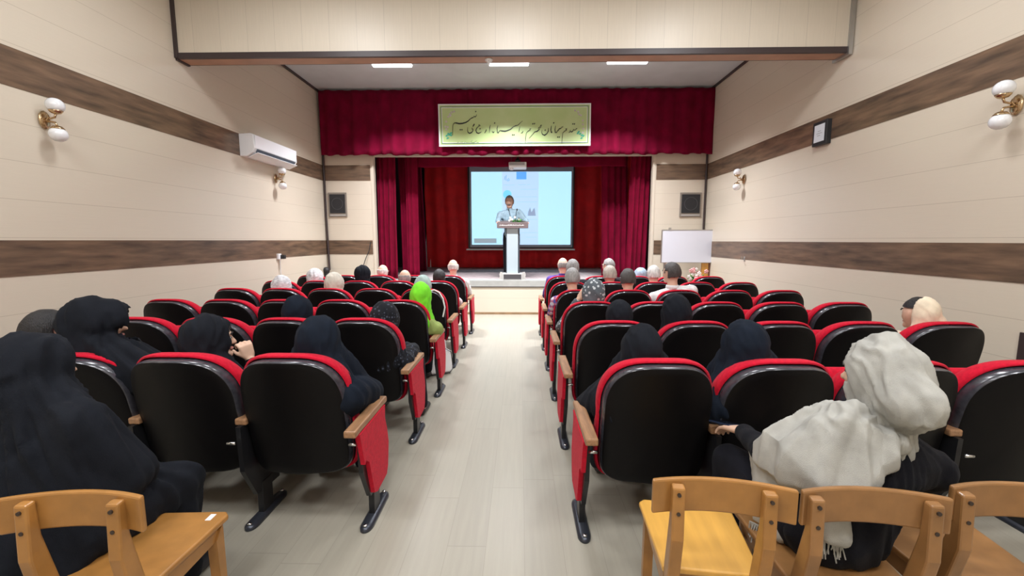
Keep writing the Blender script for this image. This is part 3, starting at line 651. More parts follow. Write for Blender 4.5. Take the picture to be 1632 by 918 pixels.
for bl, XS, TK, side, nm in (('L', LX, TAKEN_L, 1, 'left'), ('R', RX, TAKEN_R, -1, 'right')):
    for r, Y in enumerate(ROWS_L if bl == 'L' else ROWS_R):
        for c_, X in enumerate(XS):
            if r == 0 and c_ == 4: continue
            tk = (r, c_) in TK
            theatre_seat(X, Y, side, '%s red-rimmed black theatre seat, %s block, %s, %s' % ('occupied' if tk else 'empty', nm, RN[r], CN[c_]), c_ == 0, c_ == 4 or (r == 0 and c_ == 3), tk)

# ------------------------------------------------------------------ wooden chairs
def wooden_chair(rail_l, rail_r, label, wood, seatwood, posts=(.075, .075)):
    a = at(*rail_l, Z=.78); b = at(*rail_r, Z=.78); v = b - a; rz = math.atan2(v.y, v.x); Wd = v.length; c0 = (a + b) / 2
    t = thing('wooden_chair', label, 'chair', (c0.x, c0.y, 0), rz, 'wooden classroom chairs behind the seats')
    hw = Wd / 2
    bm = bmesh.new(); N = 16; f, bk = [], []
    for k in range(N + 1):
        x = -hw + Wd * k / N; y = .035 * (1 - (x / hw) ** 2)
        f.append((x, y + .018)); bk.append((x, y))
    poly = bk + f[::-1]; prism(bm, poly, .672, .78, 'z')
    o = link('backrest', bm, wood, t); bv = o.modifiers.new('b', 'BEVEL'); bv.width = .006; bv.segments = 2; bv.limit_method = 'ANGLE'
    px_ = (-hw + posts[0], hw - posts[1])
    for x in px_:
        yb = .035 * (1 - (x / hw) ** 2)
        bm = bmesh.new(); prism(bm, [(yb - .027, .765), (yb, .768), (yb + .004, .66), (.07, .44), (.03, .0), (-.012, .0), (.02, .40), (yb - .034, .60)], x - .019, x + .019, 'x')
        o = link('rear_leg', bm, wood, t); bv = o.modifiers.new('b', 'BEVEL'); bv.width = .006; bv.segments = 2
        for z in (.745, .685): link('screw', T([(x, yb - .033, z), (x, yb - .026, z)], .006, 8), M['screw'], o)
    sx0, sx1 = px_[0] - .035, px_[1] + .035; y0, y1 = .06, .06 + .36
    bm = bmesh.new(); prism(bm, [(sx0 + .012, y0), (sx1 - .012, y0), (sx1 + .01, y1 - .02), (sx1 - .01, y1), (sx0 + .01, y1), (sx0 - .01, y1 - .02)], .432, .455, 'z')
    o = link('seat', bm, seatwood, t); bv = o.modifiers.new('b', 'BEVEL'); bv.width = .007; bv.segments = 3
    for x in (sx0 + .025, sx1 - .025):
        bm = bmesh.new(); prism(bm, [(y1 - .07, .38), (y1 - .03, .43), (y1 - .028, .0), (y1 - .055, .0)], x - .018, x + .018, 'x'); link('front_leg', bm, wood, t)
        link('side_rail', B(x - .01, x + .01, y0 - .0, y1 - .05, .375, .43), wood, t)
    link('apron', B(sx0 + .02, sx1 - .02, y1 - .055, y1 - .035, .375, .43), wood, t); link('apron', B(sx0 + .02, sx1 - .02, y0 + .01, y0 + .03, .375, .43), wood, t)
    return t, (sx0, sx1, y1)
wooden_chair((1041, 766), (1275, 784), 'empty yellow wooden chair, closest to the aisle on the right', M['chairwood'], M['chairwood2'])
wooden_chair((1281, 784), (1523, 797), 'wooden chair under the woman in the grey scarf', M['chairwood3'], M['chairwood3'], (.035, .05))
wooden_chair((1521, 777), (1755, 787), 'orange brown wooden chair cut off by the right photo edge', M['chairwood3'], M['chairwood3'], (.03, .05))
lch, ext = wooden_chair((-12, 798), (222, 794), 'wooden chair under the black chador woman at bottom left', M['chairwood'], M['chairwood'])
link('white_sticker', B(ext[1] - .055, ext[1] - .035, ext[2] - .055, ext[2] - .02, .455, .4565), M['whiteplastic'], lch)

# ------------------------------------------------------------------ people
def V(*a): return Vector(a)
def yawm(a): return Matrix.Rotation(a, 3, 'Z')
def hand_prims(bm, w0, d, nrm, curl=.5, s=1.0, thumb=1):
    """palm and five fingers from the wrist w0 along d; nrm looks out of the back of the hand; thumb = side"""
    d = Vector(d).normalized(); nrm = Vector(nrm); nrm = (nrm - d * nrm.dot(d)).normalized(); sd = d.cross(nrm) * thumb
    k = w0 + d * .085 * s
    hull(bm, [(w0, .021 * s), (w0 + d * .03 * s + sd * .022 * s, .017 * s), (w0 + d * .03 * s - sd * .022 * s, .015 * s), (k + sd * .030 * s, .012 * s), (k - sd * .030 * s, .011 * s)])
    for i, ln in enumerate((.9, 1.0, .94, .74)):
        b0 = k + sd * (.031 - .0205 * i) * s; p = b0; a = 0; seg = [.036 * ln * s, .026 * ln * s, .020 * ln * s]; rr = [.0095, .0085, .0078, .007]
        for j in range(3):
            a += curl * (.7 + .15 * j); dd = (d * math.cos(a) - nrm * math.sin(a)) + sd * (.10 - .07 * i) * (1 if j == 0 else .3)
            q = p + dd.normalized() * seg[j]; hull(bm, [(p, rr[j] * s), (q, rr[j + 1] * s)]); p = q
    p = w0 + d * .03 * s + sd * .026 * s; dd = (d * .75 + sd * .75 - nrm * .25).normalized(); q = p + dd * .038 * s; hull(bm, [(p, .013 * s), (q, .0105 * s)])
    dd = (d * .95 + sd * .25 - nrm * .35 * (1 + curl)).normalized(); hull(bm, [(q, .0105 * s), (q + dd * .03 * s, .008 * s)])
def face_prims(bm, hc, Rm, s=1.0):
    P_ = lambda x, y, z: hc + Rm @ (V(x, y, z) * s)
    hull(bm, [(P_(0, -.012, .02), V(.076, .094, .092) * s)], None) if False else None
    b = bmesh.new()
    ell(b, (0, 0, 0), (1, 1, 1), None, 3)
    for v in b.verts:
        x, y, z = v.co; q = V(x * .080, y * .097, z * .118)
        if z < 0: q.x *= 1 + .15 * z; q.y *= 1 + (.10 * z if y > 0 else .28 * z)      # narrows to the chin, nape cut under
        if y > 0 and z > -.2: q.y *= .96
        v.co = P_(*q)
    merge(bm, b)
    hull(bm, [(P_(0, .085, .01), .010 * s), (P_(0, .108, -.028), .0125 * s), (P_(.012, .096, -.03), .008 * s), (P_(-.012, .096, -.03), .008 * s)])
    hull(bm, [(P_(-.035, .082, .022), .010 * s), (P_(.035, .082, .022), .010 * s), (P_(0, .09, .024), .010 * s)])
    hull(bm, [(P_(0, .076, -.088), .022 * s), (P_(-.03, .055, -.082), .022 * s), (P_(.03, .055, -.082), .022 * s)])
    for u in (-1, 1):
        hull(bm, [(P_(u * .078, -.008, .014), V(.008, .013, .016) * s), (P_(u * .076, -.002, -.018), V(.007, .009, .012) * s)])
        hull(bm, [(P_(u * .042, .066, -.02), .017 * s)])
FD0 = Vector((.3, -.45, -.84)).normalized(); FD1 = FD0.cross(Vector((1, 0, 0))).normalized(); FD2 = FD0.cross(FD1)
class Fig: pass
def make_person(label, X, Y, head, yaw=0, tilt=0, mode='chador', top='black_shirt', scarf='black_chador', hair=None, skin='skin', group=None, sw=.19,
                voxel=.011, hands=None, elbows=None, bald=False, lean=None, seatz=.47, legs=True, cape=1.0, extra=None, fold=1.0, shoes='blackplastic', pants='dark_trousers', bun=None, knees=None, feet=None, open_face=True, fc=(.015, .062, .088), short_sleeve=False, hs=1.0, plain_skin_neck=True, tall=False, standing=False):
    """head: the crown of the head in room coordinates; X, Y: the middle of the seat's hip position"""
    f = Fig(); t = tag(empty('person', (X, Y, 0)), label, 'person', group)
    O = V(X, Y, 0); head = Vector(head)
    Rm = Matrix.Rotation(yaw, 3, 'Z') @ Matrix.Rotation(tilt, 3, 'X')
    cov = .022 if mode != 'man' else .008
    hc = head - O + V(0, 0, -(.118 * hs + cov))
    pel = V(0, 0, seatz)
    neck = hc + V(0, -.015, -.135 * hs) + (Rm @ V(0, -.01, 0)); base = neck + V(0, -.01, -.055)
    spine = base - pel; sw_ = sw
    bx = V(1, 0, 0)
    tl = math.atan2(spine.x, spine.z)
    rgt = V(math.cos(tl), 0, -math.sin(tl))
    shL, shR = base - rgt * (sw_ - .03) + V(0, 0, -.045), base + rgt * (sw_ - .03) + V(0, 0, -.045)
    chest = pel.lerp(base, .68); belly = pel.lerp(base, .33)
    f.O, f.hc, f.pel, f.base, f.shL, f.shR, f.chest = O, hc, pel, base, shL, shR, chest
    kn = knees or ((-.12, .44, seatz + .02), (.12, .44, seatz + .02)); kn = [V(*k) for k in kn]
    ft = feet or ((-.12, .40, 0), (.12, .40, 0)); ft = [V(*k) for k in ft]
    el = elbows or ((-sw_ - .05, .10, .64), (sw_ + .05, .10, .64)); el = [V(*e) for e in el]
    hd = hands or (((-.10, .34, seatz + .13), (0.4, 1, -.1), (0, 0, 1), .35), ((.10, .34, seatz + .13), (-.4, 1, -.1), (0, 0, 1), .35))
    hips = [pel + V(-.085, .02, 0), pel + V(.085, .02, 0)]
    torso = [[(pel, V(.155, .115, .10)), (belly, V(.135, .105, .10))], [(belly, V(.135, .105, .10)), (chest, V(.15, .11, .11)), ],
             [(chest, V(.15, .11, .10)), (shL, .055), (shR, .055), (base, V(.07, .06, .04))]]
    arms = []
    for s, (S, E_, H_) in enumerate(((shL, el[0], V(*hd[0][0])), (shR, el[1], V(*hd[1][0])))):
        arms.append(([(S, .055), (E_, .041)], [(E_, .041), (H_, .026)]))
    lg = []
    for h, k, a in zip(hips, kn, ft):
        lg.append(([(h, .088), (k, .062)], [(k, .060), (k.lerp(a, .35) + V(0, -.015, 0), .055), (a + V(0, -.03, .10), .038)]))
    # body
    bm = bmesh.new(); face_prims(bm, hc, Rm, hs)
    hull(bm, [(neck + V(0, 0, .06), .054), (base, .062)])
    for h in torso: hull(bm, h)
    for a, b in arms: hull(bm, a); hull(bm, b)
    for (H_, d, nn, cu), s in zip(hd, (1, -1)): hand_prims(bm, V(*H_), d, nn, cu, 1.0, s)
    for (a, b), q in zip(lg, ft):
        hull(bm, a); hull(bm, b); hull(bm, [(q + V(0, -.04, .045), .034), (q + V(0, .12, .03), V(.036, .04, .024))])
    body = link_mesh('body', fuse(bm, voxel, 3 if voxel < .008 else 4), M[skin], t, True)
    def eyes():
        for u in (-1, 1):
            b = bmesh.new(); ell(b, (0, 0, 0), .0118 * hs); link('eye', b, M['whiteplastic'], t, True, hc + Rm @ (V(u * .031, .0745, .004) * hs))
            b = bmesh.new(); ell(b, (0, 0, 0), (.0062, .004, .0062)); link('iris', b, M['hair_black'], t, True, hc + Rm @ (V(u * .031, .0845, .004) * hs))
            b = T([hc + Rm @ (V(u * .05, .083, .026) * hs), hc + Rm @ (V(u * .032, .094, .033) * hs), hc + Rm @ (V(u * .014, .094, .028) * hs)], .0045, 6); link('eyebrow', b, M[hair or 'hair_black'], t)
        b = bmesh.new(); hull(b, [(hc + Rm @ (V(-.02, .085, -.058) * hs), .006), (hc + Rm @ (V(0, .093, -.057) * hs), .008), (hc + Rm @ (V(.02, .085, -.058) * hs), .006)]); link('lips', b, M.setdefault('lips', mat('lips', (.45, .17, .14), .5)), t, True)
    f.eyes = eyes
    def shaped(name, bm, m, vx, folds, seed, sm=6, cut=None, solid=0):
        me = fuse(bm, vx, sm)
        axis = base
        if folds:
            ns = [v.normal.copy() for v in me.vertices]
            for v, nn in zip(me.vertices, ns):
                c = v.co; rel = c - axis; th = math.atan2(rel.x, -rel.y)
                low = min(1, max(0, (hc.z - c.z + .06) / .25)); amp = folds * (.55 + .45 * low)
                g = math.hypot(rel.x, rel.y) + .05
                h = c - hc; a_, b_, d_ = h.dot(FD1), h.dot(FD2), h.dot(FD0)
                hd_ = .8 * noise.noise(V(a_ * 16 + seed, b_ * 16, d_ * 3)) + .8 * (.5 - 2 * abs(noise.noise(V(a_ * 26 + seed, b_ * 26, d_ * 4 + 3))))
                bd_ = noise.noise(V(th * 3.0 + seed, c.z * 1.8 + th * .8, seed)) + .9 * (.5 - 2 * abs(noise.noise(V(th * 4.5 + c.z * 3 + seed, c.z * 2.2, seed + 7)))) + .35 * noise.noise(V(th * 11 + c.z * 6, c.z * 3, seed))
                q = max(-.45, hd_ * (1 - low) + bd_ * low * (.6 if mode == 'scarf' else 1))
                v.co = c + nn * amp * q * .018
        if cut:
            b = bmesh.new(); b.from_mesh(me); dl = [v for v in b.verts if cut(v.co)]
            bmesh.ops.delete(b, geom=dl, context='VERTS'); b.to_mesh(me); b.free()
        o = link_mesh(name, me, m, t, True)
        if solid: s_ = o.modifiers.new('thickness', 'SOLIDIFY'); s_.thickness = solid; s_.offset = 1
        return o
    f.shaped = shaped; sd = (abs(X) * 13.7 + Y * 5.1) % 50
    cvx = max(.009, voxel)
    def face_cut(co):
        q = Rm.transposed() @ (co - hc)
        return q.y > fc[0] and (q.x / fc[1]) ** 2 + ((q.z + .015) / fc[2]) ** 2 < 1
    fat = lambda items, g: [(c_, (r_ + g) if isinstance(r_, (int, float)) else r_ + V(g, g, g)) for c_, r_ in items]
    if mode in ('chador', 'scarf'):
        bm = bmesh.new(); b = hc + Rm @ V(0, -.012, 0)
        ell(bm, b + V(0, 0, .004), V(.098, .118, .136) * hs, Rm.to_4x4().to_3x3(), 3)
        hull(bm, [(b + Rm @ V(0, -.01, -.03), V(.094, .105, .10) * hs), (neck, V(.094, .092, .05)), ])
        if bun: hull(bm, [(b + V(0, 0, .01), V(.092, .10, .118)), (hc + Rm @ V(*bun[0]), V(*bun[1]))])
    if mode == 'chador':
        hull(bm, [(b + V(0, -.02, -.05), V(.092, .10, .08)), (shL + V(0, 0, -.01), .075), (shR + V(0, 0, -.01), .075), (chest, V(.16, .13, .06))])
        hull(bm, [(shL, .078), (shR, .078), (chest, V(.18, .14, .1)), (pel, V(.21, .15, .10))])
        for s, E_ in ((-1, el[0]), (1, el[1])):
            hull(bm, [(b + V(s * .02, -.01, -.02), V(.078, .08, .08)), (E_ + V(-s * .03, -.02, .05), .06), (base + V(0, -.02, -.08), .08)])
        for (a, c2), s in zip(arms, (-1, 1)):
            hull(bm, fat(a, .038) + [(pel.lerp(chest, .4), .12)]); hull(bm, fat(c2, .034))
        for a, c2 in lg: hull(bm, fat(a, .028)); hull(bm, fat(c2, .03))
        if extra: extra(bm, f)
        shaped('chador', bm, M[scarf], cvx, fold, sd, 7, face_cut if open_face else None, .003)
    elif mode == 'scarf':
        ce = .62 * cape
        hull(bm, [(b + V(0, -.01, -.07), V(.088, .09, .07)), (base + rgt * .10 * cape + V(0, 0, -.03), V(.06, .085, .045)), (base - rgt * .10 * cape + V(0, 0, -.03), V(.06, .085, .045)), (base + V(0, -.03, -.10 * cape), V(.10 * min(1, .4 + .6 * cape), .085 * min(1, .7 + .3 * cape), .05))])
        if extra: extra(bm, f)
        shaped('headscarf', bm, M[scarf], cvx, fold, sd, 6, face_cut if open_face else None, .003)
        if hair:
            bm = bmesh.new(); ell(bm, hc + Rm @ V(0, .004, .012), V(.083, .10, .12) * hs, Rm, 3); shaped('hair', bm, M[hair], .009, .3, sd, 3, lambda co: face_cut(co) and (Rm.transposed() @ (co - hc)).z < .045)
    else:
        bm = bmesh.new(); ell(bm, hc + Rm @ V(0, -.006, .006), V(.087, .104, .124) * hs, Rm, 3)
        def hcut(co):
            q = Rm.transposed() @ (co - hc)
            if bald and q.z > .028 + .02 * (q.y < -.03): return True
            if q.y > .012 and q.z < .045 + .5 * max(0, q.y - .02) + (.02 if abs(abs(q.x) - .04) < .02 else 0) and not (abs(q.x) > .06 and q.y < .035 and q.z > .0): return True
            if q.y > -.012 and q.z < -.005: return True
            return q.z < -.055 - .2 * q.y or (abs(q.x) > .06 and abs(q.y) < .016 and q.z < .03)
        shaped('hair', bm, M[hair], .008, .35, sd, 3, hcut, .003)
    if mode != 'chador':
        bm = bmesh.new(); g = .014
        for h in torso: hull(bm, fat(h, g))
        if mode == 'scarf': hull(bm, fat(torso[0], .03))
        for a, c2 in arms:
            hull(bm, fat(a, .016))
            if not short_sleeve: hull(bm, [(c2[0][0], c2[0][1] + .015), (c2[0][0].lerp(c2[1][0], .92), c2[1][1] + .012)])
        shaped('shirt' if mode == 'man' else 'coat', bm, M[top], cvx, .8, sd + 3, 4)
        if mode == 'man':
            b = bmesh.new()
            for k in range(20):
                a0, a1 = k * math.pi / 10, (k + 1) * math.pi / 10
                if math.cos(a0) > .9 and False: continue
                ps = [neck + V(math.sin(q) * r, -math.cos(q) * r, h) for q, r, h in ((a0, .074, -.035), (a1, .074, -.035), (a1, .066, .012), (a0, .066, .012))]
                b.faces.new([b.verts.new(p_) for p_ in ps])
            bmesh.ops.remove_doubles(b, verts=b.verts, dist=.0005)
            o = link('collar', b, M[top], t, True); s_ = o.modifiers.new('thickness', 'SOLIDIFY'); s_.thickness = .006
        bm = bmesh.new(); hull(bm, fat(torso[0][:1], .012) + [(hips[0], .09), (hips[1], .09)])
        for a, c2 in lg: hull(bm, fat(a, .012)); hull(bm, fat(c2, .014))
        shaped('trousers', bm, M[pants], .011, .5, sd + 8, 4)
    for q in ft:
        bm = bmesh.new(); hull(bm, [(q + V(0, -.045, .04), V(.036, .036, .036)), (q + V(0, .13, .03), V(.042, .045, .028))]); b = fuse(bm, .009, 3)
        o = link_mesh('shoe', b, M[shoes], t, True)
    f.t = t; f.Rm = Rm
    eyes()
    return f
def hp(px_, py_, Y): return at(px_, py_, Y=Y)
def seated(block, r, c_, headpx, label, dy=.34, hy=.24, **k):
    X = (LX if block == 'L' else RX)[c_]; Y = (ROWS_L if block == 'L' else ROWS_R)[r]
    return make_person(label, X + k.pop('dx', 0), Y + dy, hp(*headpx, Y + hy), **k)

# left block
BC = 'black_chador'
def near_left(bm, f):
    hull(bm, [(f.shL, .10), (f.shR + V(.0, 0, -.03), .08), (f.pel + V(-.05, -.05, -.05), V(.24, .15, .10)), (V(.13, .06, .64), .08)])
    hull(bm, [(f.pel, .15), (V(.12, .30, .515), .085), (V(-.2, .33, .48), .1)]); hull(bm, [(V(.12, .30, .50), .08), (V(-.2, .32, .45), .1), (V(.08, .36, .06), .06), (V(-.2, .36, .06), .07)])
    hull(bm, [(f.hc + V(0, -.03, -.06), .105), (f.shR + V(.01, .02, -.02), .075), (f.shL, .09)])
make_person('woman in a black chador seen from behind at bottom left, close to the camera', -1.54, 1.30, hp(44, 526, 1.36), yaw=-.25, mode='chador', scarf=BC, sw=.20, seatz=.52, extra=near_left, fold=1.6, voxel=.009, knees=((-.14, .36, .50), (.10, .30, .50)), feet=((-.14, .40, 0), (.08, .38, 0)), hs=1.0, elbows=((-.24, .10, .66), (.14, .10, .66)), hands=(((-.12, .22, .60), (.4, 1, -.1), (0, 0, 1), .35), ((.02, .20, .60), (-.8, .6, -.1), (0, 0, 1), .35)))
def a1l(bm, f):
    hull(bm, [(f.shR, .08), (V(.27, .08, .62), .075), (V(.26, .20, .60), .06), (f.pel, .14)])
seated('L', 0, 0, (508, 501), 'woman in a navy black chador leaning into the aisle, nearest row left block', hy=.25, mode='chador', scarf='navy_chador', extra=a1l, fold=1.0, sw=.20, elbows=((-.24, .1, .62), (.25, .14, .62)), yaw=-.2)
f = seated('L', 0, 1, (332, 500), 'woman in a black scarf resting her cheek on her fist, nearest row', hy=.25, yaw=-.75, mode='scarf', scarf=BC, top='black_shirt', hair='hair_black', voxel=.0055, sw=.19,
       elbows=((-.22, .10, .62), (.20, .16, .62)), hands=(((-.05, .30, .60), (.6, 1, -.1), (0, 0, 1), .4), ((.015, .19, .795), (-.2, -.10, 1), (.75, -.6, .1), 1.25)), fold=1.2, cape=1.5, dx=.06)
def a3l(bm, f):
    hull(bm, [(f.hc + V(0, -.02, -.08), .11), (f.shL + V(-.05, 0, -.02), .09), (f.shR + V(.06, 0, -.02), .09), (f.chest, .18)])
    hull(bm, [(f.hc + V(.05, .03, .05), .085), (f.hc + V(.10, .02, .02), .05)])
seated('L', 0, 2, (147, 473), 'large woman in a flowing black chador looking right, third seat of nearest row', hy=.22, yaw=-.9, mode='chador', scarf=BC, sw=.23, extra=a3l, fold=1.5, dx=.04, hs=1.08)
f = seated('L', 0, 3, (73, 494), 'dark-haired person at the far left, half hidden behind the black chador women', hy=.2, yaw=-.3, mode='man', top='white_shirt', hair='hair_black', dx=.16, hs=1.0, sw=.16)
bm = bmesh.new(); hull(bm, [(f.hc + V(-.02, -.02, -.13), V(.09, .08, .04)), (f.hc + V(.17, -.12, -.09), V(.055, .06, .05))]); f.shaped('neck_scarf', bm, M['white_shirt'], .01, .8, 3, 3)
bm = bmesh.new(); ell(bm, f.hc + V(.085, -.02, .02), (.012, .02, .016)); link('hair_tie', bm, M['chairred'], f.t, True)
seated('L', 1, 0, (613, 480), 'woman in a patterned black headscarf, second nearest row on the aisle', mode='scarf', scarf='patterned_black', top='patterned_black', cape=1.5, yaw=-.35, sw=.20,
       elbows=((-.22, .12, .6), (.26, .16, .62)), knees=((-.10, .44, .48), (.22, .42, .48)), feet=((-.1, .4, 0), (.29, .34, 0)), fold=1.1)
seated('L', 1, 1, (474, 470), 'person in a smooth black headscarf behind the navy chador woman', mode='scarf', scarf='navy_chador', top='black_shirt', yaw=-.2, dx=-.02, hs=.95)
seated('L', 2, 0, (671, 449), 'woman in a bright lime green headscarf and olive coat', mode='scarf', scarf='lime_scarf', top='olive_coat', hy=.26, yaw=-.15, elbows=((-.22, .12, .6), (.27, .12, .62)), cape=.9, sw=.20, fold=.9)
seated('L', 3, 0, (674, 438), 'woman in a sage green headscarf just beyond the lime scarf', mode='scarf', scarf='sage_scarf', top='charcoal_shirt', hy=.22, dx=-.05)
seated('L', 3, 2, (533, 434), 'woman in an oatmeal headscarf, left block, fourth nearest row', mode='scarf', scarf='oat_scarf', top='oat_scarf', cape=1.4, yaw=-.5, dx=.03, fold=1.1, sw=.18)
seated('L', 3, 3, (449, 438), 'woman in a white translucent headscarf, fourth nearest row near the left wall', mode='scarf', scarf='white_scarf', top='charcoal_shirt', yaw=-.3, hair='hair_dark', dx=-.04)
seated('L', 4, 3, (502, 427), 'woman in a white striped headscarf, second row from stage', mode='scarf', scarf='white_scarf', top='charcoal_shirt', yaw=-.3, dx=-.05)
seated('L', 4, 2, (578, 422), 'woman in a black scarf, second row from stage, left block', mode='scarf', scarf=BC, top='white_shirt', cape=1.3, yaw=-.4)
seated('L', 4, 1, (645, 429), 'balding grey-haired man low in his seat, second row from stage', mode='man', top='charcoal_shirt', hair='hair_grey', bald=True, yaw=-.1)
seated('L', 4, 0, (700, 429), 'dark-haired person in pale pink at the left aisle, second row', mode='man', top='pink_shirt', hair='hair_black', dx=-.03, elbows=((-.22, .12, .6), (.26, .12, .6)), shoes='whiteplastic', feet=((-.1, .4, 0), (.16, .38, 0)))
seated('L', 5, 2, (610, 421), 'bald man with pink scalp in the front row, left block', mode='man', top='white_shirt', hair='hair_white', bald=True, skin='skin2')
seated('L', 5, 0, (722, 413), 'white-haired man in a white shirt at the left aisle, front row', mode='man', top='white_shirt', hair='hair_white', bald=True, skin='skin2', yaw=.25, dx=.02, elbows=((-.24, .12, .6), (.26, .10, .6)), sw=.22)
# right block
seated('R', 5, 0, (897, 410), 'bald man in a purple shirt at the right aisle, front row', mode='man', top='purple_shirt', hair='hair_grey', bald=True, skin='skin2', yaw=.3, sw=.22, elbows=((-.26, .1, .6), (.25, .1, .6)))
seated('R', 4, 0, (913, 413), 'grey-haired man between the purple and plaid shirted men', mode='man', top='charcoal_shirt', hair='hair_grey', dx=.1, yaw=-.2)
seated('R', 3, 0, (912, 427), 'grey-haired man in a plaid shirt, elbow out over the right aisle', mode='man', top='plaid_shirt', hair='hair_grey', yaw=.1, voxel=.007, sw=.21, short_sleeve=True, elbows=((-.29, .06, .62), (.24, .12, .6)), hands=(((-.24, .30, .62), (.3, 1, 0), (0, 0, 1), .5), ((.10, .34, .6), (-.4, 1, -.1), (0, 0, 1), .35)))
seated('R', 2, 0, (945, 443), 'woman in a grey spotted headscarf and matching coat, hand raised', mode='scarf', scarf='spotted_scarf', top='spotted_scarf', hy=.25, yaw=.4, voxel=.0065, cape=.9, dx=.03, sw=.20, elbows=((-.29, .10, .64), (.22, .12, .6)), hands=(((-.13, .02, .93), (.6, .1, .75), (-.2, -1, 0), .8), ((.10, .34, .6), (-.4, 1, -.1), (0, 0, 1), .35)))
seated('R', 5, 1, (970, 412), 'grey-haired man in a dark shirt turning left, front row', mode='man', top='charcoal_shirt', hair='hair_grey', yaw=.7, dx=.12, sw=.21)
seated('R', 4, 1, (972, 423), 'sandy grey-haired man with prominent ears, second row from stage', mode='man', top='charcoal_shirt', hair='hair_sandy', skin='skin2', dx=.04, hs=1.05)
seated('R', 3, 1, (1001, 428), 'dark grey-haired man in a pale pink shirt, right block', mode='man', top='pink_shirt', hair='hair_dark', dx=.06, sw=.21, hs=1.02)
seated('R', 5, 2, (1021, 426), 'person with a slate blue cap, front row of right block', mode='scarf', scarf='slate_cap', top='charcoal_shirt', cape=.8, dx=.1)
seated('R', 4, 2, (1042, 423), 'white-haired man beyond the man in the white shirt', mode='man', top='white_shirt', hair='hair_white', skin='skin2', dx=.1)
seated('R', 3, 2, (1071, 418), 'broad grey-haired man in a white shirt, face turned left', mode='man', top='white_shirt', hair='hair_dark', yaw=.55, sw=.24, dx=.03, hs=1.03, elbows=((-.28, .12, .62), (.28, .12, .62)))
seated('R', 1, 0, (987, 477), 'girl in a black headscarf low behind the right aisle seat', mode='scarf', scarf=BC, top='black_shirt', dx=.1, hs=.92)
seated('R', 1, 1, (1078, 468), 'woman in a round black headscarf, second nearest row, right block', mode='scarf', scarf=BC, top='black_shirt', cape=1.2, hs=1.02)
def a1r(bm, f):
    hull(bm, [(f.hc + V(0, -.02, -.08), .095), (f.shL, .075), (V(-.34, .14, .57), .06), (f.chest, .15)])
    hull(bm, [(V(-.35, .14, .56), .055), (f.pel, .15), (V(-.32, .30, .48), .05), (V(-.14, .40, .50), .09)])
seated('R', 0, 0, (1023, 516), 'woman in a black chador sweeping out to the aisle, nearest row right', hy=.25, mode='chador', scarf=BC, dx=.05, extra=a1r, fold=1.1, sw=.18, feet=((-.2, .46, 0), (.12, .4, 0)), elbows=((-.27, .12, .62), (.22, .1, .62)))
seated('R', 0, 1, (1188, 507), 'woman in a black chador, nearest row, beside the sweeping chador', hy=.25, mode='chador', scarf='navy_chador', fold=1.1, sw=.19, dx=.02)
seated('R', 1, 4, (1467, 471), 'dark-haired woman in a cream headscarf near the right wall', hy=.25, yaw=.05, mode='scarf', scarf='cream_scarf', top='cream_scarf', cape=1.3, hair='hair_black', fc=(-.035, .13, .20), dx=-.05, extra=lambda bm, f: hull(bm, [(f.hc + V(.04, -.06, -.05), .08), (f.base + V(.10, -.02, -.0), .07), (f.base + V(-.08, -.02, -.0), .06)]))

# near right: grey linen scarf over black
fR = make_person('woman in a large pale grey linen scarf on a wooden chair, bottom right', 1.06, 1.36, hp(1410, 536, 1.38), yaw=.42, mode='scarf', scarf='grey_linen', top='black_shirt', bun=((-.035, -.10, -.045), (.085, .085, .085)), cape=.15, seatz=.53, sw=.20, voxel=.0065, fold=1.9, hs=1.0,
    hands=(((-.10, .40, .68), (-.2, 1, -.25), (0, .2, 1), .45), ((.10, .34, .62), (-.4, 1, -.1), (0, 0, 1), .35)), elbows=((-.15, .10, .72), (.20, .06, .70)), knees=((-.12, .44, .52), (.14, .44, .52)), feet=((-.12, .42, 0), (.14, .42, 0)))
# the loose end of the scarf over her left shoulder, and its fringe
bm = bmesh.new(); s_ = fR.shL + V(-.012, 0, .012); b_ = fR.base
hull(bm, [(b_ + V(-.05, -.07, .02), V(.055, .05, .04)), (s_ + V(.03, -.03, .02), .075), (s_ + V(-.0, .02, -.0), .085), (V(-.04, -.15, .74), V(.035, .03, .05)), (V(-.12, -.11, .74), .05), (V(-.16, .02, .73), .065), (V(-.165, .10, .73), .06), (V(-.15, .05, .80), .075)])
hull(bm, [(s_ + V(.02, .05, .02), .05), (b_ + V(-.03, .04, .03), .06), (V(-.15, .13, .70), .055), (V(-.10, .20, .66), .06)])
hull(bm, [(V(-.16, .10, .70), .05), (V(-.20, .08, .50), .035), (V(-.155, .0, .49), .025), (V(-.12, .17, .66), .05)])
hull(bm, [(V(-.12, -.12, .74), .03), (V(-.05, -.12, .74), .03), (V(-.11, -.125, .58), .016), (V(-.06, -.125, .58), .016)])
fR.shaped('scarf_end', bm, M['grey_linen'], .0065, 2.3, 4.4, 4)
bm = bmesh.new(); random.seed(9)
for k in range(70):
    if k < 45: u = k / 44; x0, y0, z0 = -.22 + .08 * u, .09 - .08 * u, .48
    else: u = (k - 45) / 24; x0, y0, z0 = -.125 + .08 * u, -.125, .58
    dx = random.uniform(-.012, .012)
    tube(bm, [(x0, y0, z0), (x0 + dx, y0, z0 - .035), (x0 + dx * 1.6, y0 + random.uniform(-.01, .01), z0 - random.uniform(.05, .08))], .0022, 4)
o = link('fringe', bm, M['grey_linen'], fR.t); o['kind'] = 'stuff'
t = thing('phone', 'dark phone held in the hand of the grey scarf woman', 'phone', (0, 0, 0))
o = link('phone_case', B(-.035, .035, -.07, .07, -.005, .005, .004), mat('navy_phone', (.02, .03, .06), .25), t)
t.location = (1.06 - .115, 1.36 + .52, .66); t.rotation_euler = (R(-15), R(6), .2)
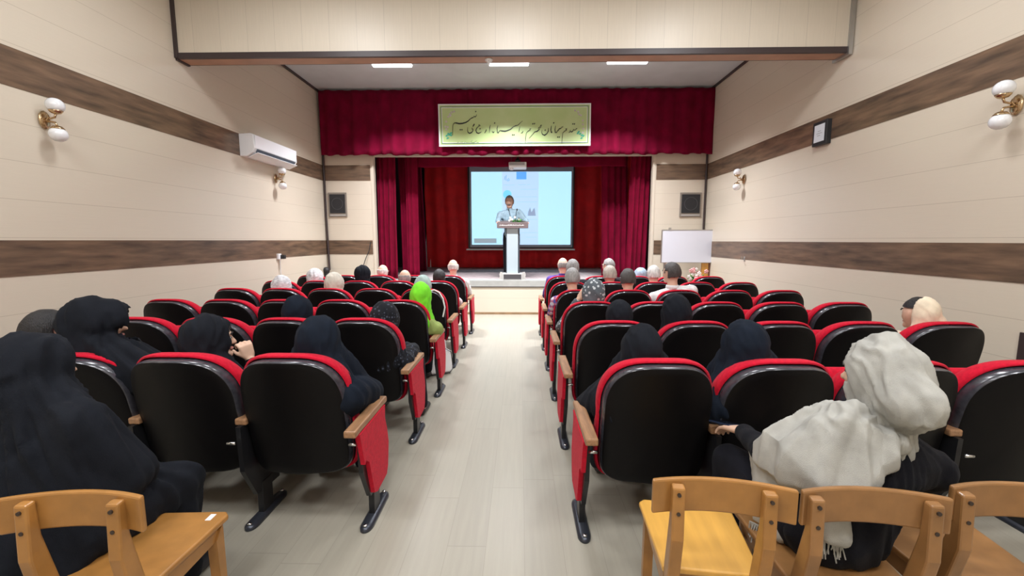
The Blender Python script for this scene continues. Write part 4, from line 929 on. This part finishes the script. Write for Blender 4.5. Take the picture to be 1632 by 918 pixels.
link('phone_screen', B(-.031, .031, -.066, .066, .005, .006), mat('dark_glass', (.01, .012, .02), .08), t)

# the speaker
def speaker():
    YP = 9.2; t_head = at(812, 311.5, Y=YP)
    z0 = ZS
    f = make_person('grey-haired man in a light blue shirt speaking at the lectern', -.20, YP, t_head + V(0, 0, -z0), yaw=math.pi - .08, tilt=-.12, mode='man', top='blue_shirt', hair='hair_grey', skin='skin2', seatz=.92, sw=.225, voxel=.0065,
        knees=((-.11, .02, .50), (.10, .02, .50)), feet=((-.12, .0, 0), (.11, .0, 0)),
        elbows=((-.29, -.06, 1.22), (.30, -.06, 1.22)), hands=(((-.27, -.30, 1.19), (.3, -1, -.15), (0, 0, 1), .5), ((.33, -.29, 1.18), (-.3, -1, -.15), (0, 0, 1), .5)), hs=1.12, fold=1)
    b = bmesh.new(); Q = lambda x, y, z: f.hc + f.Rm @ (V(x, y, z) * 1.12)
    hull(b, [(Q(-.028, .088, -.046), .007), (Q(0, .10, -.042), .010)]); hull(b, [(Q(.028, .088, -.046), .007), (Q(0, .10, -.042), .010)]); link('moustache', b, M['hair_grey'], f.t, True)
    f.t.location.z = z0
    # shoes point at the audience
    for o in f.t.children:
        if o.name.startswith('shoe'): o.rotation_euler = (0, 0, 0)
speaker()

# ------------------------------------------------------------------ bags and small things
bp_ = at(704, 597, Z=0)
t = thing('handbag', 'white handbag with dark piping on the floor by the left aisle seats', 'bag', (bp_.x - .02, bp_.y + .02, 0), .5)
bm = bmesh.new(); hull(bm, [((-.10, 0, .05), (.05, .05, .05)), ((.10, 0, .05), (.05, .05, .05)), ((-.08, 0, .24), (.05, .03, .05)), ((.08, 0, .24), (.05, .03, .05))]); me = fuse(bm, .01, 5); link_mesh('bag_body', me, M['whiteplastic'], t, True)
loop = [(-.145, -.03, .06), (-.12, -.03, .25), (-.06, -.03, .29), (.06, -.03, .29), (.12, -.03, .25), (.145, -.03, .06), (.1, -.035, .01), (-.1, -.035, .01), (-.145, -.03, .06)]
link('piping', T(loop, .005, 6), M['blackplastic'], t); link('handle', T([(-.07, 0, .28), (-.06, 0, .38), (0, 0, .42), (.06, 0, .38), (.07, 0, .28)], .008, 8), M['whiteplastic'], t)
st = [at(x, y, Y=4.58) for x, y in ((684, 464), (692, 462), (700, 466), (706, 476), (709, 490), (706, 505))]
tag(link('bag_strap', T(st, .008, 6), M['whiteplastic']), 'white bag strap looped over the seat beyond the lime scarf', 'strap')
